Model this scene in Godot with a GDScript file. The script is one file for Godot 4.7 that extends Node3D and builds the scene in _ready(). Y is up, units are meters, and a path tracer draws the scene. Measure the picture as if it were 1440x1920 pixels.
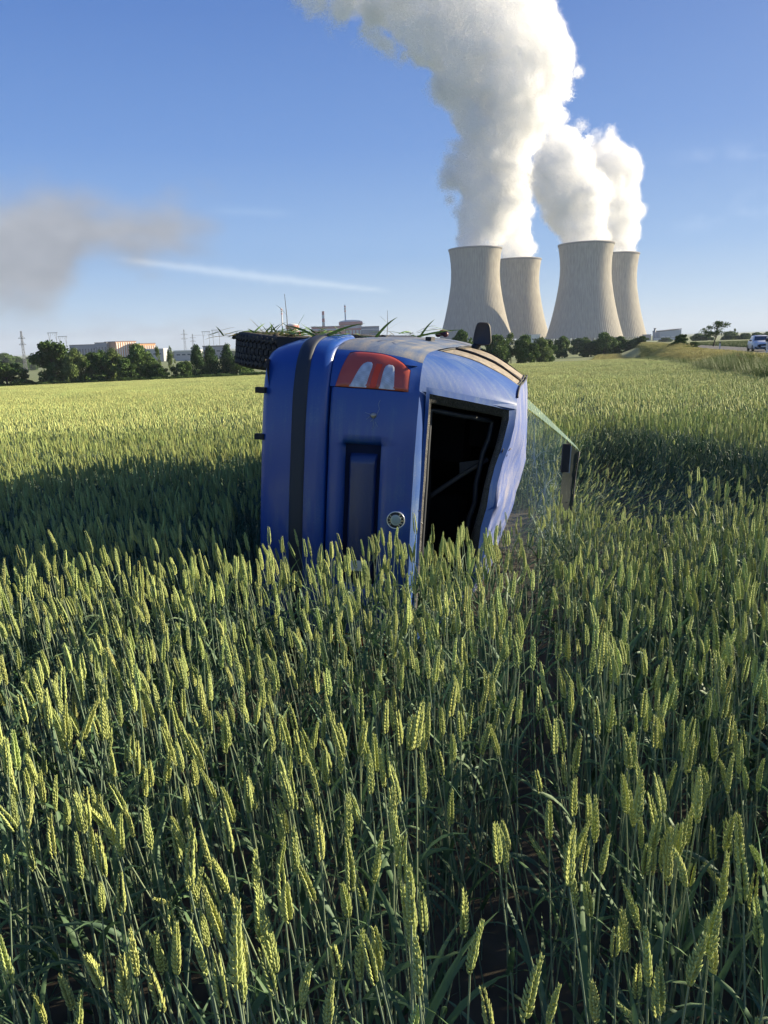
extends Node3D
# A wrecked blue hatchback lying on its side in a wheat field; cooling towers and their steam behind.
# x right, y up, -z away from the camera; metres. The field's soil is at about y = 0 by the car.

const SUN_AZIMUTH := 74.0      # degrees to the right of straight ahead
const SUN_HEIGHT := 17.5
var rng := RandomNumberGenerator.new()
var used_names := {}
var mats := {}

func _ready() -> void:
	rng.seed = 20240611
	set_camera()
	set_sky_and_sun()
	make_materials()
	build_terrain()
	build_towers()
	build_steam()
	build_plant()
	build_trees()
	build_verge()
	build_wheat()
	build_wreck()
	build_white_car()
	build_litter()

func set_camera() -> void:
	var cam := Camera3D.new()
	cam.name = "camera"
	cam.fov = 67.307
	cam.near = 0.05
	cam.far = 20000.0
	cam.position = Vector3(0, 1.6, 0)
	cam.rotation_degrees = Vector3(-12.398, 0, -1.8)
	cam.current = true
	add_child(cam)

func set_sky_and_sun() -> void:
	var sun := DirectionalLight3D.new()
	sun.name = "sun"
	sun.light_energy = 1.6
	sun.light_color = Color(1.0, 0.935, 0.81)
	sun.light_angular_distance = 0.5
	sun.shadow_enabled = true
	add_child(sun)
	var az := deg_to_rad(SUN_AZIMUTH)
	var el := deg_to_rad(SUN_HEIGHT)
	var to_sun := Vector3(sin(az) * cos(el), sin(el), -cos(az) * cos(el))
	sun.look_at_from_position(to_sun * 100.0, Vector3.ZERO)
	var env := Environment.new()
	env.background_mode = Environment.BG_SKY
	env.tonemap_mode = Environment.TONE_MAPPER_LINEAR
	env.tonemap_exposure = 2.6
	env.sdfgi_enabled = true
	env.ssao_enabled = true
	env.ssil_enabled = true
	env.fog_enabled = true
	env.fog_density = 0.00012
	env.fog_light_color = Color(0.86, 0.92, 1.0)
	var sky := Sky.new()
	var pano := PanoramaSkyMaterial.new()
	pano.panorama = sky_picture(to_sun)
	sky.sky_material = pano
	env.sky = sky
	env.background_energy_multiplier = .40
	var we := WorldEnvironment.new()
	we.name = "world"
	we.environment = env
	add_child(we)

func sky_picture(to_sun: Vector3) -> ImageTexture:
	# clear morning air: deep blue above, paler towards the horizon and towards the sun
	var steps := [[-90.0, Color(.30, .34, .30)], [-.01, Color(.40, .50, .60)], [0.0, Color(.52, .635, .73)], [2.5, Color(.40, .57, .77)], [6.0, Color(.265, .455, .76)],
		[13.0, Color(.145, .305, .67)], [21.0, Color(.085, .21, .56)], [45.0, Color(.04, .125, .42)], [90.0, Color(.028, .09, .33)]]
	var w := 2048
	var h := 1024
	var small := Image.create(w / 4, h / 4, false, Image.FORMAT_RGBAF)
	for y in h / 4:
		var el := 90.0 - (y + .5) / (h / 4) * 180.0
		var base: Color = steps[0][1]
		for k in steps.size() - 1:
			if el >= steps[k][0]:
				base = steps[k][1].lerp(steps[k + 1][1], clampf((el - steps[k][0]) / (steps[k + 1][0] - steps[k][0]), 0, 1))
		for x in w / 4:
			var c := base
			if el > -1.0:
				var az := (x + .5) / (w / 4) * TAU
				var e := deg_to_rad(el)
				var d := Vector3(sin(az) * cos(e), sin(e), -cos(az) * cos(e))
				var a := rad_to_deg(d.angle_to(to_sun))
				var g := exp(-a / 22.0)
				c += Color(.75, .70, .58) * g * .7
				c += Color(.30, .25, .17) * exp(-maxf(el, 0) / 3.2) * exp(-a / 45.0) * 1.3
			c.a = 1.0
			small.set_pixel(x, y, c)
	small.resize(w, h, Image.INTERPOLATE_BILINEAR)
	# clouds: a grey bank low on the left, a vapour trail, faint wisps
	var n1 := FastNoiseLite.new()
	n1.seed = 4
	n1.frequency = .09
	n1.fractal_octaves = 5
	var n2 := FastNoiseLite.new()
	n2.seed = 9
	n2.frequency = .35
	n2.fractal_octaves = 4
	for y in range(int(h * .38), int(h * .5)):
		var el := 90.0 - (y + .5) / h * 180.0
		for column in range(-int(w * .17), int(w * .10)):
			var x := posmod(column, w)
			var az := (column + .5) / w * 360.0
			var c := small.get_pixel(x, y)
			# grey bank
			var wob := n1.get_noise_2d(az * 2.0, el * 4.0) * 1.1 + n2.get_noise_2d(az, el * 1.6) * .5
			var top := 9.5 + .5 * sin(az * .5) + wob * .8
			var bottom := 6.5 + wob * .9 - 3.4 * smoothstep(-19.5, -22.5, az)
			var bank := smoothstep(top + 1.6, top - 1.6, el) * smoothstep(bottom - 1.9, bottom + 1.3, el) * smoothstep(-9.8 + wob, -15.0 + wob, az) * smoothstep(-52, -40, az)
			c = c.lerp(Color(.355, .362, .385) * (1.0 + .16 * n2.get_noise_2d(az * .8 + 30.0, el * 1.5) + .14 * smoothstep(bottom, top, el)), bank * .88)
			# low smoky veil above the left horizon
			var veil := smoothstep(2.7 + wob, .8, el) * smoothstep(-4, -12, az) * smoothstep(-70, -50, az) * (.7 + .5 * n2.get_noise_2d(az * 1.3, el * 3.0))
			c = c.lerp(Color(.38, .43, .52), clampf(veil, 0, 1) * .8)
			# vapour trail
			if az > -18.5 and az < 2.0:
				var t := (az + 18.5) / 20.0
				var mid := lerpf(6.15, 3.5, pow(t, 1.05)) + n2.get_noise_2d(az * 1.5, 7.0) * .06
				var wide := .10 + .16 * sin(clampf(t * 1.1, 0, 1) * PI) * (1.0 + .5 * n2.get_noise_2d(az * 3.0, el * 3.0))
				var trail := exp(-pow((el - mid) / wide, 2.0)) * smoothstep(0, .15, t) * smoothstep(1.0, .9, t)
				c += Color(.22, .19, .12) * trail
			# thin streaks
			if az > -12 and az < -5:
				c += Color(.05, .05, .035) * exp(-pow((el - 9.05 + .04 * (az + 8)) / .22, 2.0)) * smoothstep(-12, -10, az) * smoothstep(-5, -7, az)
			if az > 14:
				var wisp := clampf(n1.get_noise_2d(az * 3.0 + 70.0, el * 6.0) * 1.6, 0, 1) * (exp(-pow((el - 7.6) / 1.0, 2)) + exp(-pow((el - 11.0) / .8, 2))) * smoothstep(19, 22, az) * smoothstep(34, 28, az)
				c += Color(.10, .09, .07) * wisp
			c.a = 1.0
			small.set_pixel(x, y, c)
	return ImageTexture.create_from_image(small)

# ---------- helpers ----------
func numbered(called: String) -> String:
	if not used_names.has(called):
		used_names[called] = 0
		return called
	used_names[called] += 1
	return "%s_%03d" % [called, used_names[called]]

func tag(o: Node, label: String, category: String, group := "", kind := "") -> void:
	if label: o.set_meta("label", label)
	if category: o.set_meta("category", category)
	if group: o.set_meta("group", group)
	if kind: o.set_meta("kind", kind)

func thing(called: String, label: String, category: String, at := Vector3.ZERO, group := "") -> Node3D:
	var o := Node3D.new()
	o.name = numbered(called)
	add_child(o)
	o.position = at
	tag(o, label, category, group)
	return o

func part(called: String, mesh: Mesh, m: Material, parent: Node) -> MeshInstance3D:
	var o := MeshInstance3D.new()
	o.name = called if parent != self else numbered(called)
	o.mesh = mesh
	if m: o.material_override = m
	parent.add_child(o, true)
	return o

func st() -> SurfaceTool:
	var s := SurfaceTool.new()
	s.begin(Mesh.PRIMITIVE_TRIANGLES)
	s.set_smooth_group(0)
	return s

func done(s: SurfaceTool, normals := true) -> ArrayMesh:
	if normals: s.generate_normals()
	return s.commit()

func tri(s: SurfaceTool, a: Vector3, b: Vector3, c: Vector3) -> void:
	s.add_vertex(a); s.add_vertex(b); s.add_vertex(c)

func quad(s: SurfaceTool, a: Vector3, b: Vector3, c: Vector3, d: Vector3) -> void:
	tri(s, a, b, c); tri(s, a, c, d)

func box(s: SurfaceTool, t: Transform3D, size: Vector3) -> void:
	# an oriented box with flat faces
	s.set_smooth_group(-1)
	var h := size * .5
	var p := []
	for i in 8:
		p.append(t * Vector3(h.x if i & 1 else -h.x, h.y if i & 2 else -h.y, h.z if i & 4 else -h.z))
	for f in [[0, 1, 3, 2], [5, 4, 6, 7], [4, 0, 2, 6], [1, 5, 7, 3], [2, 3, 7, 6], [4, 5, 1, 0]]:
		quad(s, p[f[0]], p[f[1]], p[f[2]], p[f[3]])
	s.set_smooth_group(0)

func boxat(s: SurfaceTool, at: Vector3, size: Vector3) -> void:
	box(s, Transform3D(Basis(), at), size)

func bar(s: SurfaceTool, a: Vector3, b: Vector3, wide: float) -> void:
	var d := b - a
	var up := Vector3.UP if absf(d.normalized().y) < .95 else Vector3.RIGHT
	box(s, Transform3D(Basis.looking_at(d, up), (a + b) * .5), Vector3(wide, wide, d.length()))

func tube(s: SurfaceTool, pts: Array, radii: Array, sides := 8, closed_ends := true) -> void:
	var rings := []
	var prev := Vector3.ZERO
	for i in pts.size():
		var dir: Vector3 = (pts[mini(i + 1, pts.size() - 1)] - pts[maxi(i - 1, 0)]).normalized()
		var side := prev
		if i == 0 or absf(dir.dot(prev)) > .99:
			side = dir.cross(Vector3.UP if absf(dir.y) < .9 else Vector3.RIGHT)
		side = (side - dir * dir.dot(side)).normalized()
		prev = side
		var up := dir.cross(side)
		var ring := []
		for k in sides:
			var a := TAU * k / sides
			ring.append(pts[i] + (side * cos(a) + up * sin(a)) * radii[i])
		rings.append(ring)
	for i in rings.size() - 1:
		for k in sides:
			var n := (k + 1) % sides
			quad(s, rings[i][k], rings[i][n], rings[i + 1][n], rings[i + 1][k])
	if closed_ends:
		for k in range(1, sides - 1):
			tri(s, rings[0][0], rings[0][k + 1], rings[0][k])
			var e: Array = rings[-1]
			tri(s, e[0], e[k], e[k + 1])

func grid(s: SurfaceTool, rows: Array, flip := false, uv := false) -> void:
	# rows of equally many points, joined by quads
	for i in rows.size() - 1:
		var m: int = rows[i].size()
		for k in m - 1:
			var q := [[i, k], [i, k + 1], [i + 1, k + 1], [i + 1, k]]
			var order := [0, 1, 2, 0, 2, 3] if not flip else [0, 2, 1, 0, 3, 2]
			for o in order:
				var c: Array = q[o]
				if uv: s.set_uv(Vector2(float(c[1]) / (m - 1), float(c[0]) / (rows.size() - 1)))
				s.add_vertex(rows[c[0]][c[1]])

func lathe(s: SurfaceTool, profile: Array, sides: int, axis := Transform3D()) -> void:
	# profile of (radius, height) about the y axis
	var rows := []
	for p in profile:
		var row := []
		for k in sides + 1:
			var a := TAU * (k % sides) / sides
			row.append(axis * Vector3(cos(a) * p.x, p.y, sin(a) * p.x))
		rows.append(row)
	grid(s, rows)

func lin(r: float, g: float, b: float) -> Color:
	return Color(r, g, b).linear_to_srgb()

func mat(c: Color, rough := .9, metal := 0.0) -> StandardMaterial3D:
	var m := StandardMaterial3D.new()
	m.albedo_color = c
	m.roughness = rough
	m.metallic = metal
	return m

func noise_tex(seed_: int, freq: float, ramp: Array, size := 512, octaves := 5, kind := FastNoiseLite.TYPE_SIMPLEX_SMOOTH) -> NoiseTexture2D:
	var n := FastNoiseLite.new()
	n.seed = seed_
	n.frequency = freq
	n.fractal_octaves = octaves
	n.noise_type = kind
	var t := NoiseTexture2D.new()
	t.width = size
	t.height = size
	t.seamless = true
	t.noise = n
	var g := Gradient.new()
	g.offsets = PackedFloat32Array(ramp.map(func(r): return r[0]))
	g.colors = PackedColorArray(ramp.map(func(r): return r[1]))
	t.color_ramp = g
	return t

func triplanar(m: StandardMaterial3D, t: Texture2D, scale: float, world := false) -> StandardMaterial3D:
	m.albedo_texture = t
	m.uv1_triplanar = true
	m.uv1_world_triplanar = world
	m.uv1_scale = Vector3.ONE * scale
	return m

func ground_y(x: float, z: float) -> float:
	var d := -z
	var y := -.028 * clampf(d - 4.0, -10, 150) - .012 * clampf(d - 150, 0, 350)
	y += .013 * x * clampf(d / 60.0, 0, 1) * clampf(400.0 / maxf(d, 1), 0, 1) if d > 0 else 0.0
	# verge and road bank on the right
	var e := x - verge_x(d)
	var bank := smoothstep(0.0, 4.5, e) * (road_y(d) - y) * smoothstep(8, 20, d) if d < 400 else 0.0
	return y + bank

func verge_x(d: float) -> float:
	return 13.5 + (d - 28.0) * .295

func road_y(d: float) -> float:
	return -.30 + (76.0 - d) * .006

# ---------- the setting ----------
func make_materials() -> void:
	patches.seed = 77
	patches.frequency = .11
	patches.fractal_octaves = 3
	var m := StandardMaterial3D.new()
	m.vertex_color_use_as_albedo = true
	m.roughness = .62
	m.metallic_specular = .42
	m.backlight_enabled = true
	m.backlight = Color(.55, .55, .55)
	mats.wheat = m
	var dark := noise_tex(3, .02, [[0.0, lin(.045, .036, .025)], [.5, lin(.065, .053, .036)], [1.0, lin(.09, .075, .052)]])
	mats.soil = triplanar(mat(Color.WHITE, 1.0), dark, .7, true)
	var far := noise_tex(8, .012, [[0.0, lin(.10, .14, .035)], [.4, lin(.13, .17, .045)], [.7, lin(.16, .19, .06)], [1.0, lin(.19, .19, .075)]])
	mats.far_field = triplanar(mat(Color.WHITE, 1.0), far, .006, true)
	var conc := noise_tex(12, .02, [[0.0, lin(.19, .176, .15)], [.35, lin(.24, .222, .187)], [.55, lin(.285, .264, .222)], [.8, lin(.32, .298, .252)], [1.0, lin(.40, .375, .325)]])
	mats.tower = triplanar(mat(Color.WHITE, .95), conc, .012)
	mats.tower.uv1_scale = Vector3(.035, .0045, .035)
	mats.tower_rim = mat(lin(.16, .155, .15), .95)
	mats.road = triplanar(mat(Color.WHITE, .9), noise_tex(21, .1, [[0, lin(.05, .05, .052)], [1, lin(.085, .085, .085)]], 256), .5, true)
	mats.steam = mat(lin(.99, .99, .99), 1.0)
	mats.steam.metallic_specular = 0.0
	mats.steam.backlight_enabled = true
	mats.steam.backlight = Color(1, 1, 1)

func build_terrain() -> void:
	# one sheet: fine near the camera, coarse to the horizon
	var s := st()
	var zs := []
	var d := -12.0
	while d < 9000.0:
		zs.append(-d)
		d += 1.2 if d < 24 else (4.0 if d < 200 else d * .08)
	var rows := []
	for z in zs:
		var row := []
		var wide := maxf(26.0, absf(z) * 1.35)
		for k in 73:
			var t := k / 36.0 - 1.0
			var x: float = t * wide
			row.append(Vector3(x, ground_y(x, z), z))
		rows.append(row)
	grid(s, rows)
	var g := part("ground", done(s), mats.far_field, self)
	tag(g, "pale green fields stretching from the wheat to the horizon", "", "", "structure")
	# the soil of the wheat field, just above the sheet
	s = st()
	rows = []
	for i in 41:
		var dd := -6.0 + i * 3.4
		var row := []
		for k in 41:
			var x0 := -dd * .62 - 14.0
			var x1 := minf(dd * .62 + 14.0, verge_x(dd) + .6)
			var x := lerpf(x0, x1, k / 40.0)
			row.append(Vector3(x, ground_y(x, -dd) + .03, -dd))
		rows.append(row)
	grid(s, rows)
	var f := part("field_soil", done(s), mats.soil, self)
	tag(f, "dark soil between the wheat stalks", "", "", "structure")

func tower_profile() -> Array:
	var hs := [9.0, 20, 30, 45, 59, 72, 85, 96, 108, 120, 132, 144, 152, 155]
	var rs := [61.6, 58.2, 55.2, 51.2, 48.0, 45.3, 43.0, 41.3, 40.2, 39.9, 40.4, 41.8, 43.2, 43.5]
	var out := []
	for i in hs.size(): out.append(Vector2(rs[i], hs[i]))
	return out

func build_towers() -> void:
	var ribs := 96
	var pr := tower_profile()
	var s := st()
	var rows := []
	for p in pr:
		var row := []
		for k in ribs * 4 + 1:
			var a := TAU * (k % (ribs * 4)) / (ribs * 4)
			var r: float = p.x + (.24 if k % 4 == 1 or k % 4 == 0 else 0.0) * p.x / 43.0
			row.append(Vector3(cos(a) * r, p.y, sin(a) * r))
		rows.append(row)
	grid(s, rows)
	# the inner face, so that the shell has thickness
	var inner := []
	for p in pr: inner.append(Vector2(p.x - 1.0, p.y))
	lathe(s, inner, 96)
	var shell := done(s)
	s = st()
	lathe(s, [Vector2(43.0, 152.6), Vector2(44.3, 152.6), Vector2(44.5, 155.4), Vector2(42.2, 155.4), Vector2(42.2, 152.6)], 128)
	var rim := done(s)
	s = st()
	for k in 56:
		var a := TAU * k / 56
		var b := TAU * (k + .5) / 56
		var c := TAU * (k + 1) / 56
		var top := Vector3(cos(b) * 60.3, 9.4, sin(b) * 60.3)
		bar(s, Vector3(cos(a) * 64, -3, sin(a) * 64), top, 1.1)
		bar(s, Vector3(cos(c) * 64, -3, sin(c) * 64), top, 1.1)
	var legs := done(s)
	s = st()
	lathe(s, [Vector2(66, -6), Vector2(66, -1.5), Vector2(62, -1.5), Vector2(62, -6)], 64)
	var basin := done(s)
	for t in [[Vector3(164.1, -6.9, -1332), "ribbed concrete cooling tower at the left end, nearer one of the left pair"],
			[Vector3(268.3, -7.5, -1523), "ribbed concrete cooling tower half hidden behind the leftmost tower"],
			[Vector3(336.3, -9.5, -1290), "largest-looking ribbed cooling tower, nearer one of the right pair"],
			[Vector3(430.9, -10.1, -1455), "rightmost ribbed cooling tower, partly behind the largest one"]]:
		var o := thing("cooling_tower", t[1], "cooling tower", t[0], "cooling towers of the power plant")
		part("shell", shell, mats.tower, o)
		part("rim", rim, mats.tower_rim, o)
		var l := part("leg_ring", legs, mats.tower, o)
		l.set_meta("kind", "stuff")
		part("basin", basin, mats.tower, o)

func build_steam() -> void:
	for p in [[STEAM_LEFT_NEAR, "tall white steam plume rising from the leftmost cooling tower and drifting left", 41],
			[STEAM_LEFT_FAR, "white steam column rising from the half hidden left tower into the tall plume", 42],
			[STEAM_RIGHT_NEAR, "short billowing steam puff above the largest-looking tower", 43],
			[STEAM_RIGHT_FAR, "billowing steam puff above the rightmost tower", 44]]:
		steam_plume(p[0], p[1], p[2])

func steam_plume(blobs: Array, label: String, sd: int) -> void:
	# droplets: clusters of tiny white flakes strewn through a billowing volume
	var r := RandomNumberGenerator.new()
	r.seed = sd
	var fl := ArrayMesh.new()
	var v := PackedVector3Array()
	for i in 26:
		var c := Vector3(r.randfn(), r.randfn(), r.randfn()) * 1.15
		var a := Vector3(r.randfn(), r.randfn(), r.randfn()).normalized()
		var b := a.cross(Vector3(r.randfn(), r.randfn(), r.randfn())).normalized()
		var q := .16
		v.append_array([c + a * q, c - a * q * .5 + b * q * .87, c - a * q * .5 - b * q * .87])
	var arr := []
	arr.resize(Mesh.ARRAY_MAX)
	arr[Mesh.ARRAY_VERTEX] = v
	fl.add_surface_from_arrays(Mesh.PRIMITIVE_TRIANGLES, arr)
	var billow := FastNoiseLite.new()
	billow.seed = sd
	billow.noise_type = FastNoiseLite.TYPE_CELLULAR
	billow.cellular_return_type = FastNoiseLite.RETURN_DISTANCE
	billow.frequency = 1.0 / 42.0
	billow.fractal_type = FastNoiseLite.FRACTAL_FBM
	billow.fractal_octaves = 3
	billow.fractal_gain = .45
	var puffs := FastNoiseLite.new()
	puffs.seed = sd + 3
	puffs.noise_type = FastNoiseLite.TYPE_CELLULAR
	puffs.cellular_return_type = FastNoiseLite.RETURN_DISTANCE
	puffs.frequency = 1.0 / 17.0
	var soft := FastNoiseLite.new()
	soft.seed = sd + 7
	soft.frequency = 1.0 / 55.0
	soft.fractal_octaves = 4
	var places: Array[Transform3D] = []
	for bl in blobs:
		var c := Vector3(bl[0], bl[1], bl[2])
		var rad: float = bl[3]
		var dens: float = bl[4]
		var count := int(rad * rad * STEAM_COUNT * (1.0 if dens > .6 else .9))
		var near := []
		for b2 in blobs:
			if b2[4] > .6 and c.distance_to(Vector3(b2[0], b2[1], b2[2])) < (rad + b2[3]) * 1.2: near.append(b2)
		for i in count:
			var dir := Vector3(r.randfn(), r.randfn(), r.randfn()).normalized()
			var q := pow(r.randf(), .45) * 1.22
			var p := c + dir * rad * q
			var f := 1.0 - q
			if dens > .6:
				for b2 in near:
					f = maxf(f, (1.0 - p.distance_to(Vector3(b2[0], b2[1], b2[2])) / b2[3]) * minf(1.0, b2[3] / rad + .3))
			var bn := billow.get_noise_3dv(p)      # -1 at a cell's heart
			var sn := soft.get_noise_3dv(p)
			if dens > .6:
				f += (-.40 * (bn + .45) + .30 * sn - .22 * (puffs.get_noise_3dv(p) + .45)) * (1.0 if blobs.size() > 30 else 1.35)
				if f < 0.02 or r.randf() > smoothstep(0.0, .20, f): continue
				if f > .24 and r.randf() > .08: continue
			else:
				f = clampf(1.0 - q, 0, 1) * .9 + sn * .9 - .25 * bn
				if r.randf() > clampf((f - .25) * 2.2, 0, 1) * dens: continue
			var sz := 1.9 + 2.2 * clampf(f, 0, .5) + r.randf() * .6
			places.append(Transform3D(Basis.from_euler(Vector3(r.randf() * TAU, r.randf() * TAU, r.randf() * TAU)).scaled(Vector3.ONE * sz), p))
	var mm := MultiMesh.new()
	mm.transform_format = MultiMesh.TRANSFORM_3D
	mm.mesh = fl
	mm.instance_count = places.size()
	for i in places.size(): mm.set_instance_transform(i, places[i])
	var o := MultiMeshInstance3D.new()
	o.name = numbered("steam_cloud")
	o.multimesh = mm
	o.material_override = mats.steam
	add_child(o)
	tag(o, label, "steam", "steam plumes of the cooling towers", "stuff")
	print("steam ", places.size())

const STEAM_COUNT := 6.0

# ---------- the wheat ----------
const CAR_ORIGIN := Vector3(-.832, .8645, -3.551)
const CAR_U := Vector3(.2098, -.0015, -.9777)    # rear to front
const CAR_V := Vector3(.0742, .9971, .0144)      # to the car's left side, now on top
const CAR_W := Vector3(.9749, -.0756, .2093)     # to its roof, now on the right

func on_car(x: float, z: float, margin: float) -> bool:
	var q := Vector3(x, .2, z) - CAR_ORIGIN
	var u := q.dot(CAR_U)
	var w := q.dot(CAR_W)
	return u > -margin and u < 3.9 + margin and w > .12 - margin and w < 1.36 + margin

func petal(s: SurfaceTool, base: Vector3, tip: Vector3, side: Vector3, wide: float, deep: float, sides: int, c: Color, c2: Color) -> void:
	# a plump pointed husk
	var ax := tip - base
	var up := ax.cross(side).normalized()
	var sd := up.cross(ax).normalized()
	var rings := []
	for t in [[.28, .85], [.62, .8]]:
		var ring := []
		for k in sides:
			var a := TAU * k / sides
			ring.append(base + ax * t[0] + (sd * cos(a) * wide + up * sin(a) * deep) * t[1])
		rings.append(ring)
	for k in sides:
		var n := (k + 1) % sides
		s.set_color(c)
		tri(s, base, rings[0][n], rings[0][k])
		quad(s, rings[0][k], rings[0][n], rings[1][n], rings[1][k])
		s.set_color(c2)
		tri(s, rings[1][k], rings[1][n], tip)

func ribbon(s: SurfaceTool, pts: Array, across: Array, widths: Array, fold: float, c: Color, c2: Color) -> void:
	# a grass blade: a strip folded along its midrib
	for i in pts.size() - 1:
		var f := float(i) / (pts.size() - 1)
		s.set_color(c.lerp(c2, f))
		var n0: Vector3 = (pts[mini(i + 1, pts.size() - 1)] - pts[i]).cross(across[i]).normalized() * fold
		var l0: Vector3 = pts[i] - across[i] * widths[i] + n0 * widths[i]
		var r0: Vector3 = pts[i] + across[i] * widths[i] + n0 * widths[i]
		var l1: Vector3 = pts[i + 1] - across[i + 1] * widths[i + 1] + n0 * widths[i + 1]
		var r1: Vector3 = pts[i + 1] + across[i + 1] * widths[i + 1] + n0 * widths[i + 1]
		quad(s, l0, pts[i], pts[i + 1], l1)
		quad(s, pts[i], r0, r1, pts[i + 1])

func blade(s: SurfaceTool, r: RandomNumberGenerator, from: Vector3, az: float, rise: float, long: float, wide: float, droop: float, segs: int, c: Color, c2: Color) -> void:
	var pts := [from]
	var across := []
	var widths := []
	var out := Vector3(cos(az), 0, sin(az))
	var sideways := Vector3(-sin(az), 0, cos(az))
	var el := rise
	var twist := r.randf_range(-.9, .9)
	for i in segs + 1:
		var f := float(i) / segs
		widths.append(wide * .5 * (minf(1.0, f * 4.0 + .45)) * (1.0 - pow(f, 2.2)) + .0003)
		across.append(sideways.rotated(out, twist * f * 2.0))
		if i < segs:
			pts.append(pts[i] + (out * cos(el) + Vector3.UP * sin(el)) * long / segs)
			el -= droop / segs * (.5 + f)
	ribbon(s, pts, across, widths, .35, c, c2)

func stalk_parts(sd: int, detail: int) -> Dictionary:
	# one stalk about 0.78 m tall: {stem, leaf, ear} as SurfaceTools
	var r := RandomNumberGenerator.new()
	r.seed = sd
	var out := {"stem": st(), "leaves": [], "ear": st()}
	var lean := Vector3(r.randf_range(-.05, .05), 0, r.randf_range(-.05, .05))
	var ear_len := r.randf_range(.066, .094)
	var stem_h := .70 + r.randf_range(-.03, .03)
	var nod := Vector3(r.randf_range(-.22, .22), 0, r.randf_range(-.22, .22)) * (2.4 if r.randf() < .12 else 1.0)
	var pts := []
	var rad := []
	var n := 7 if detail == 2 else (4 if detail == 1 else 2)
	for i in n:
		var f := float(i) / (n - 1)
		pts.append(Vector3(lean.x * f * f, f * stem_h, lean.z * f * f))
		rad.append(lerpf(.0021, .0013, f) * (1.0 if detail == 2 else (1.1 if detail == 1 else 1.35)))
	var stem_c := Color(.19, .26, .18).lerp(Color(.25, .31, .18), r.randf())
	var s: SurfaceTool = out.stem
	s.set_color(stem_c)
	if detail == 0:
		bar(s, pts[0] + Vector3(0, .2, 0), pts[1], .0030)
	else:
		tube(s, pts, rad, 6 if detail == 2 else 3, false)
	var top: Vector3 = pts[-1]
	# the ear: two ranks of husks, each of two florets, set alternately along a bent axis
	s = out.ear
	var green := r.randf_range(-1, 1)
	var ea := Color(.485 + .05 * green, .51, .165).lerp(Color(.36, .43, .15), r.randf() * .8)
	var spin := r.randf() * TAU
	var axis_dir := (Vector3.UP + nod * .5 + lean).normalized()
	var sx := Vector3(cos(spin), 0, sin(spin))
	sx = (sx - axis_dir * axis_dir.dot(sx)).normalized()
	var fx := axis_dir.cross(sx)
	if detail == 2:
		var nodes := 11
		for i in nodes:
			var f := float(i) / nodes
			var at := top + axis_dir * ear_len * f + nod * .035 * f * f
			var size := 1.06 - .62 * pow(maxf(f - .25, 0.0) / .75, 1.6) - .6 * pow(maxf(.16 - f, 0.0) / .16, 2.0) * .5
			for side in [-1.0, 1.0]:
				var off := .5 * ear_len / nodes if side > 0 else 0.0
				for q in [-1.0, 0.0, 1.0]:
					var base: Vector3 = at + axis_dir * off + sx * side * .0012
					var o: Vector3 = (sx * side * (.55 if q != 0.0 else .75) + fx * q * .52).normalized()
					var tip: Vector3 = base + (axis_dir * 1.0 + o * (.46 - .18 * f + r.randf() * .12)).normalized() * (.0165 if q != 0 else .014) * size
					var c := ea * r.randf_range(.82, 1.12)
					var c2 := ea * r.randf_range(.95, 1.25)
					petal(s, base + o * .0012, tip + Vector3(r.randfn(), r.randfn(), r.randfn()) * .0006, fx, .0023 * size, .0020 * size, 5, c, c2)
		# short beards at the tip
		for q in 4:
			var e := top + axis_dir * ear_len * r.randf_range(.8, 1.0) + nod * .03
			s.set_color(ea * 1.1)
			var d := (axis_dir + sx * r.randf_range(-.4, .4) + fx * r.randf_range(-.4, .4)).normalized() * r.randf_range(.008, .016)
			tri(s, e - fx * .0006, e + fx * .0006, e + d)
	else:
		var rings := 9 if detail == 1 else 3
		var sides := 5 if detail == 1 else 4
		var rows := []
		for i in rings + 1:
			var f := float(i) / rings
			var row := []
			var w := .0058 * (1.06 - .62 * pow(maxf(f - .25, 0.0) / .75, 1.6)) * (0.4 if f == 0.0 else (.12 if f == 1.0 else 1.0))
			if detail == 1 and i % 2 == 1: w *= 1.28
			if detail == 0: w *= 1.2
			for k in sides + 1:
				var a := TAU * (k % sides) / sides
				row.append(top + axis_dir * ear_len * f * 1.06 + nod * .035 * f * f + sx * cos(a) * w + fx * sin(a) * w * .8)
			rows.append(row)
		for i in rings:
			s.set_color(ea * r.randf_range(.85, 1.12))
			grid(s, [rows[i], rows[i + 1]])
	# leaves
	var leaf_c := Color(.055, .115, .042)
	var leaf_c2 := Color(.09, .155, .055)
	var count := (2 if r.randf() < .35 else 3) if detail == 2 else (2 if detail == 1 else 1)
	for i in count:
		s = st()
		out.leaves.append(s)
		var hh: float = stem_h * ([.24, .70, .46][i] if detail else .62) + r.randf_range(-.05, .05)
		var f := hh / stem_h
		var from := Vector3(lean.x * f * f, hh, lean.z * f * f)
		var blue := r.randf()
		var dry := r.randf() < .10
		blade(s, r, from, r.randf() * TAU, r.randf_range(.9, 1.35), r.randf_range(.14, .24), r.randf_range(.009, .016) * (1.0 if detail else 1.3), r.randf_range(.6, 2.2), 6 if detail == 2 else (4 if detail == 1 else 2), Color(.20, .17, .08) if dry else leaf_c.lerp(Color(.065, .125, .08), blue), Color(.26, .22, .11) if dry else leaf_c2.lerp(Color(.105, .18, .11), blue))
	return out

func joined_stalk(sd: int, detail: int) -> ArrayMesh:
	var p := stalk_parts(sd, detail)
	var s: SurfaceTool = p.stem
	s.generate_normals()
	for k in p.leaves + [p.ear]:
		s.append_from(done(k), 0, Transform3D())
	return s.commit()

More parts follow.
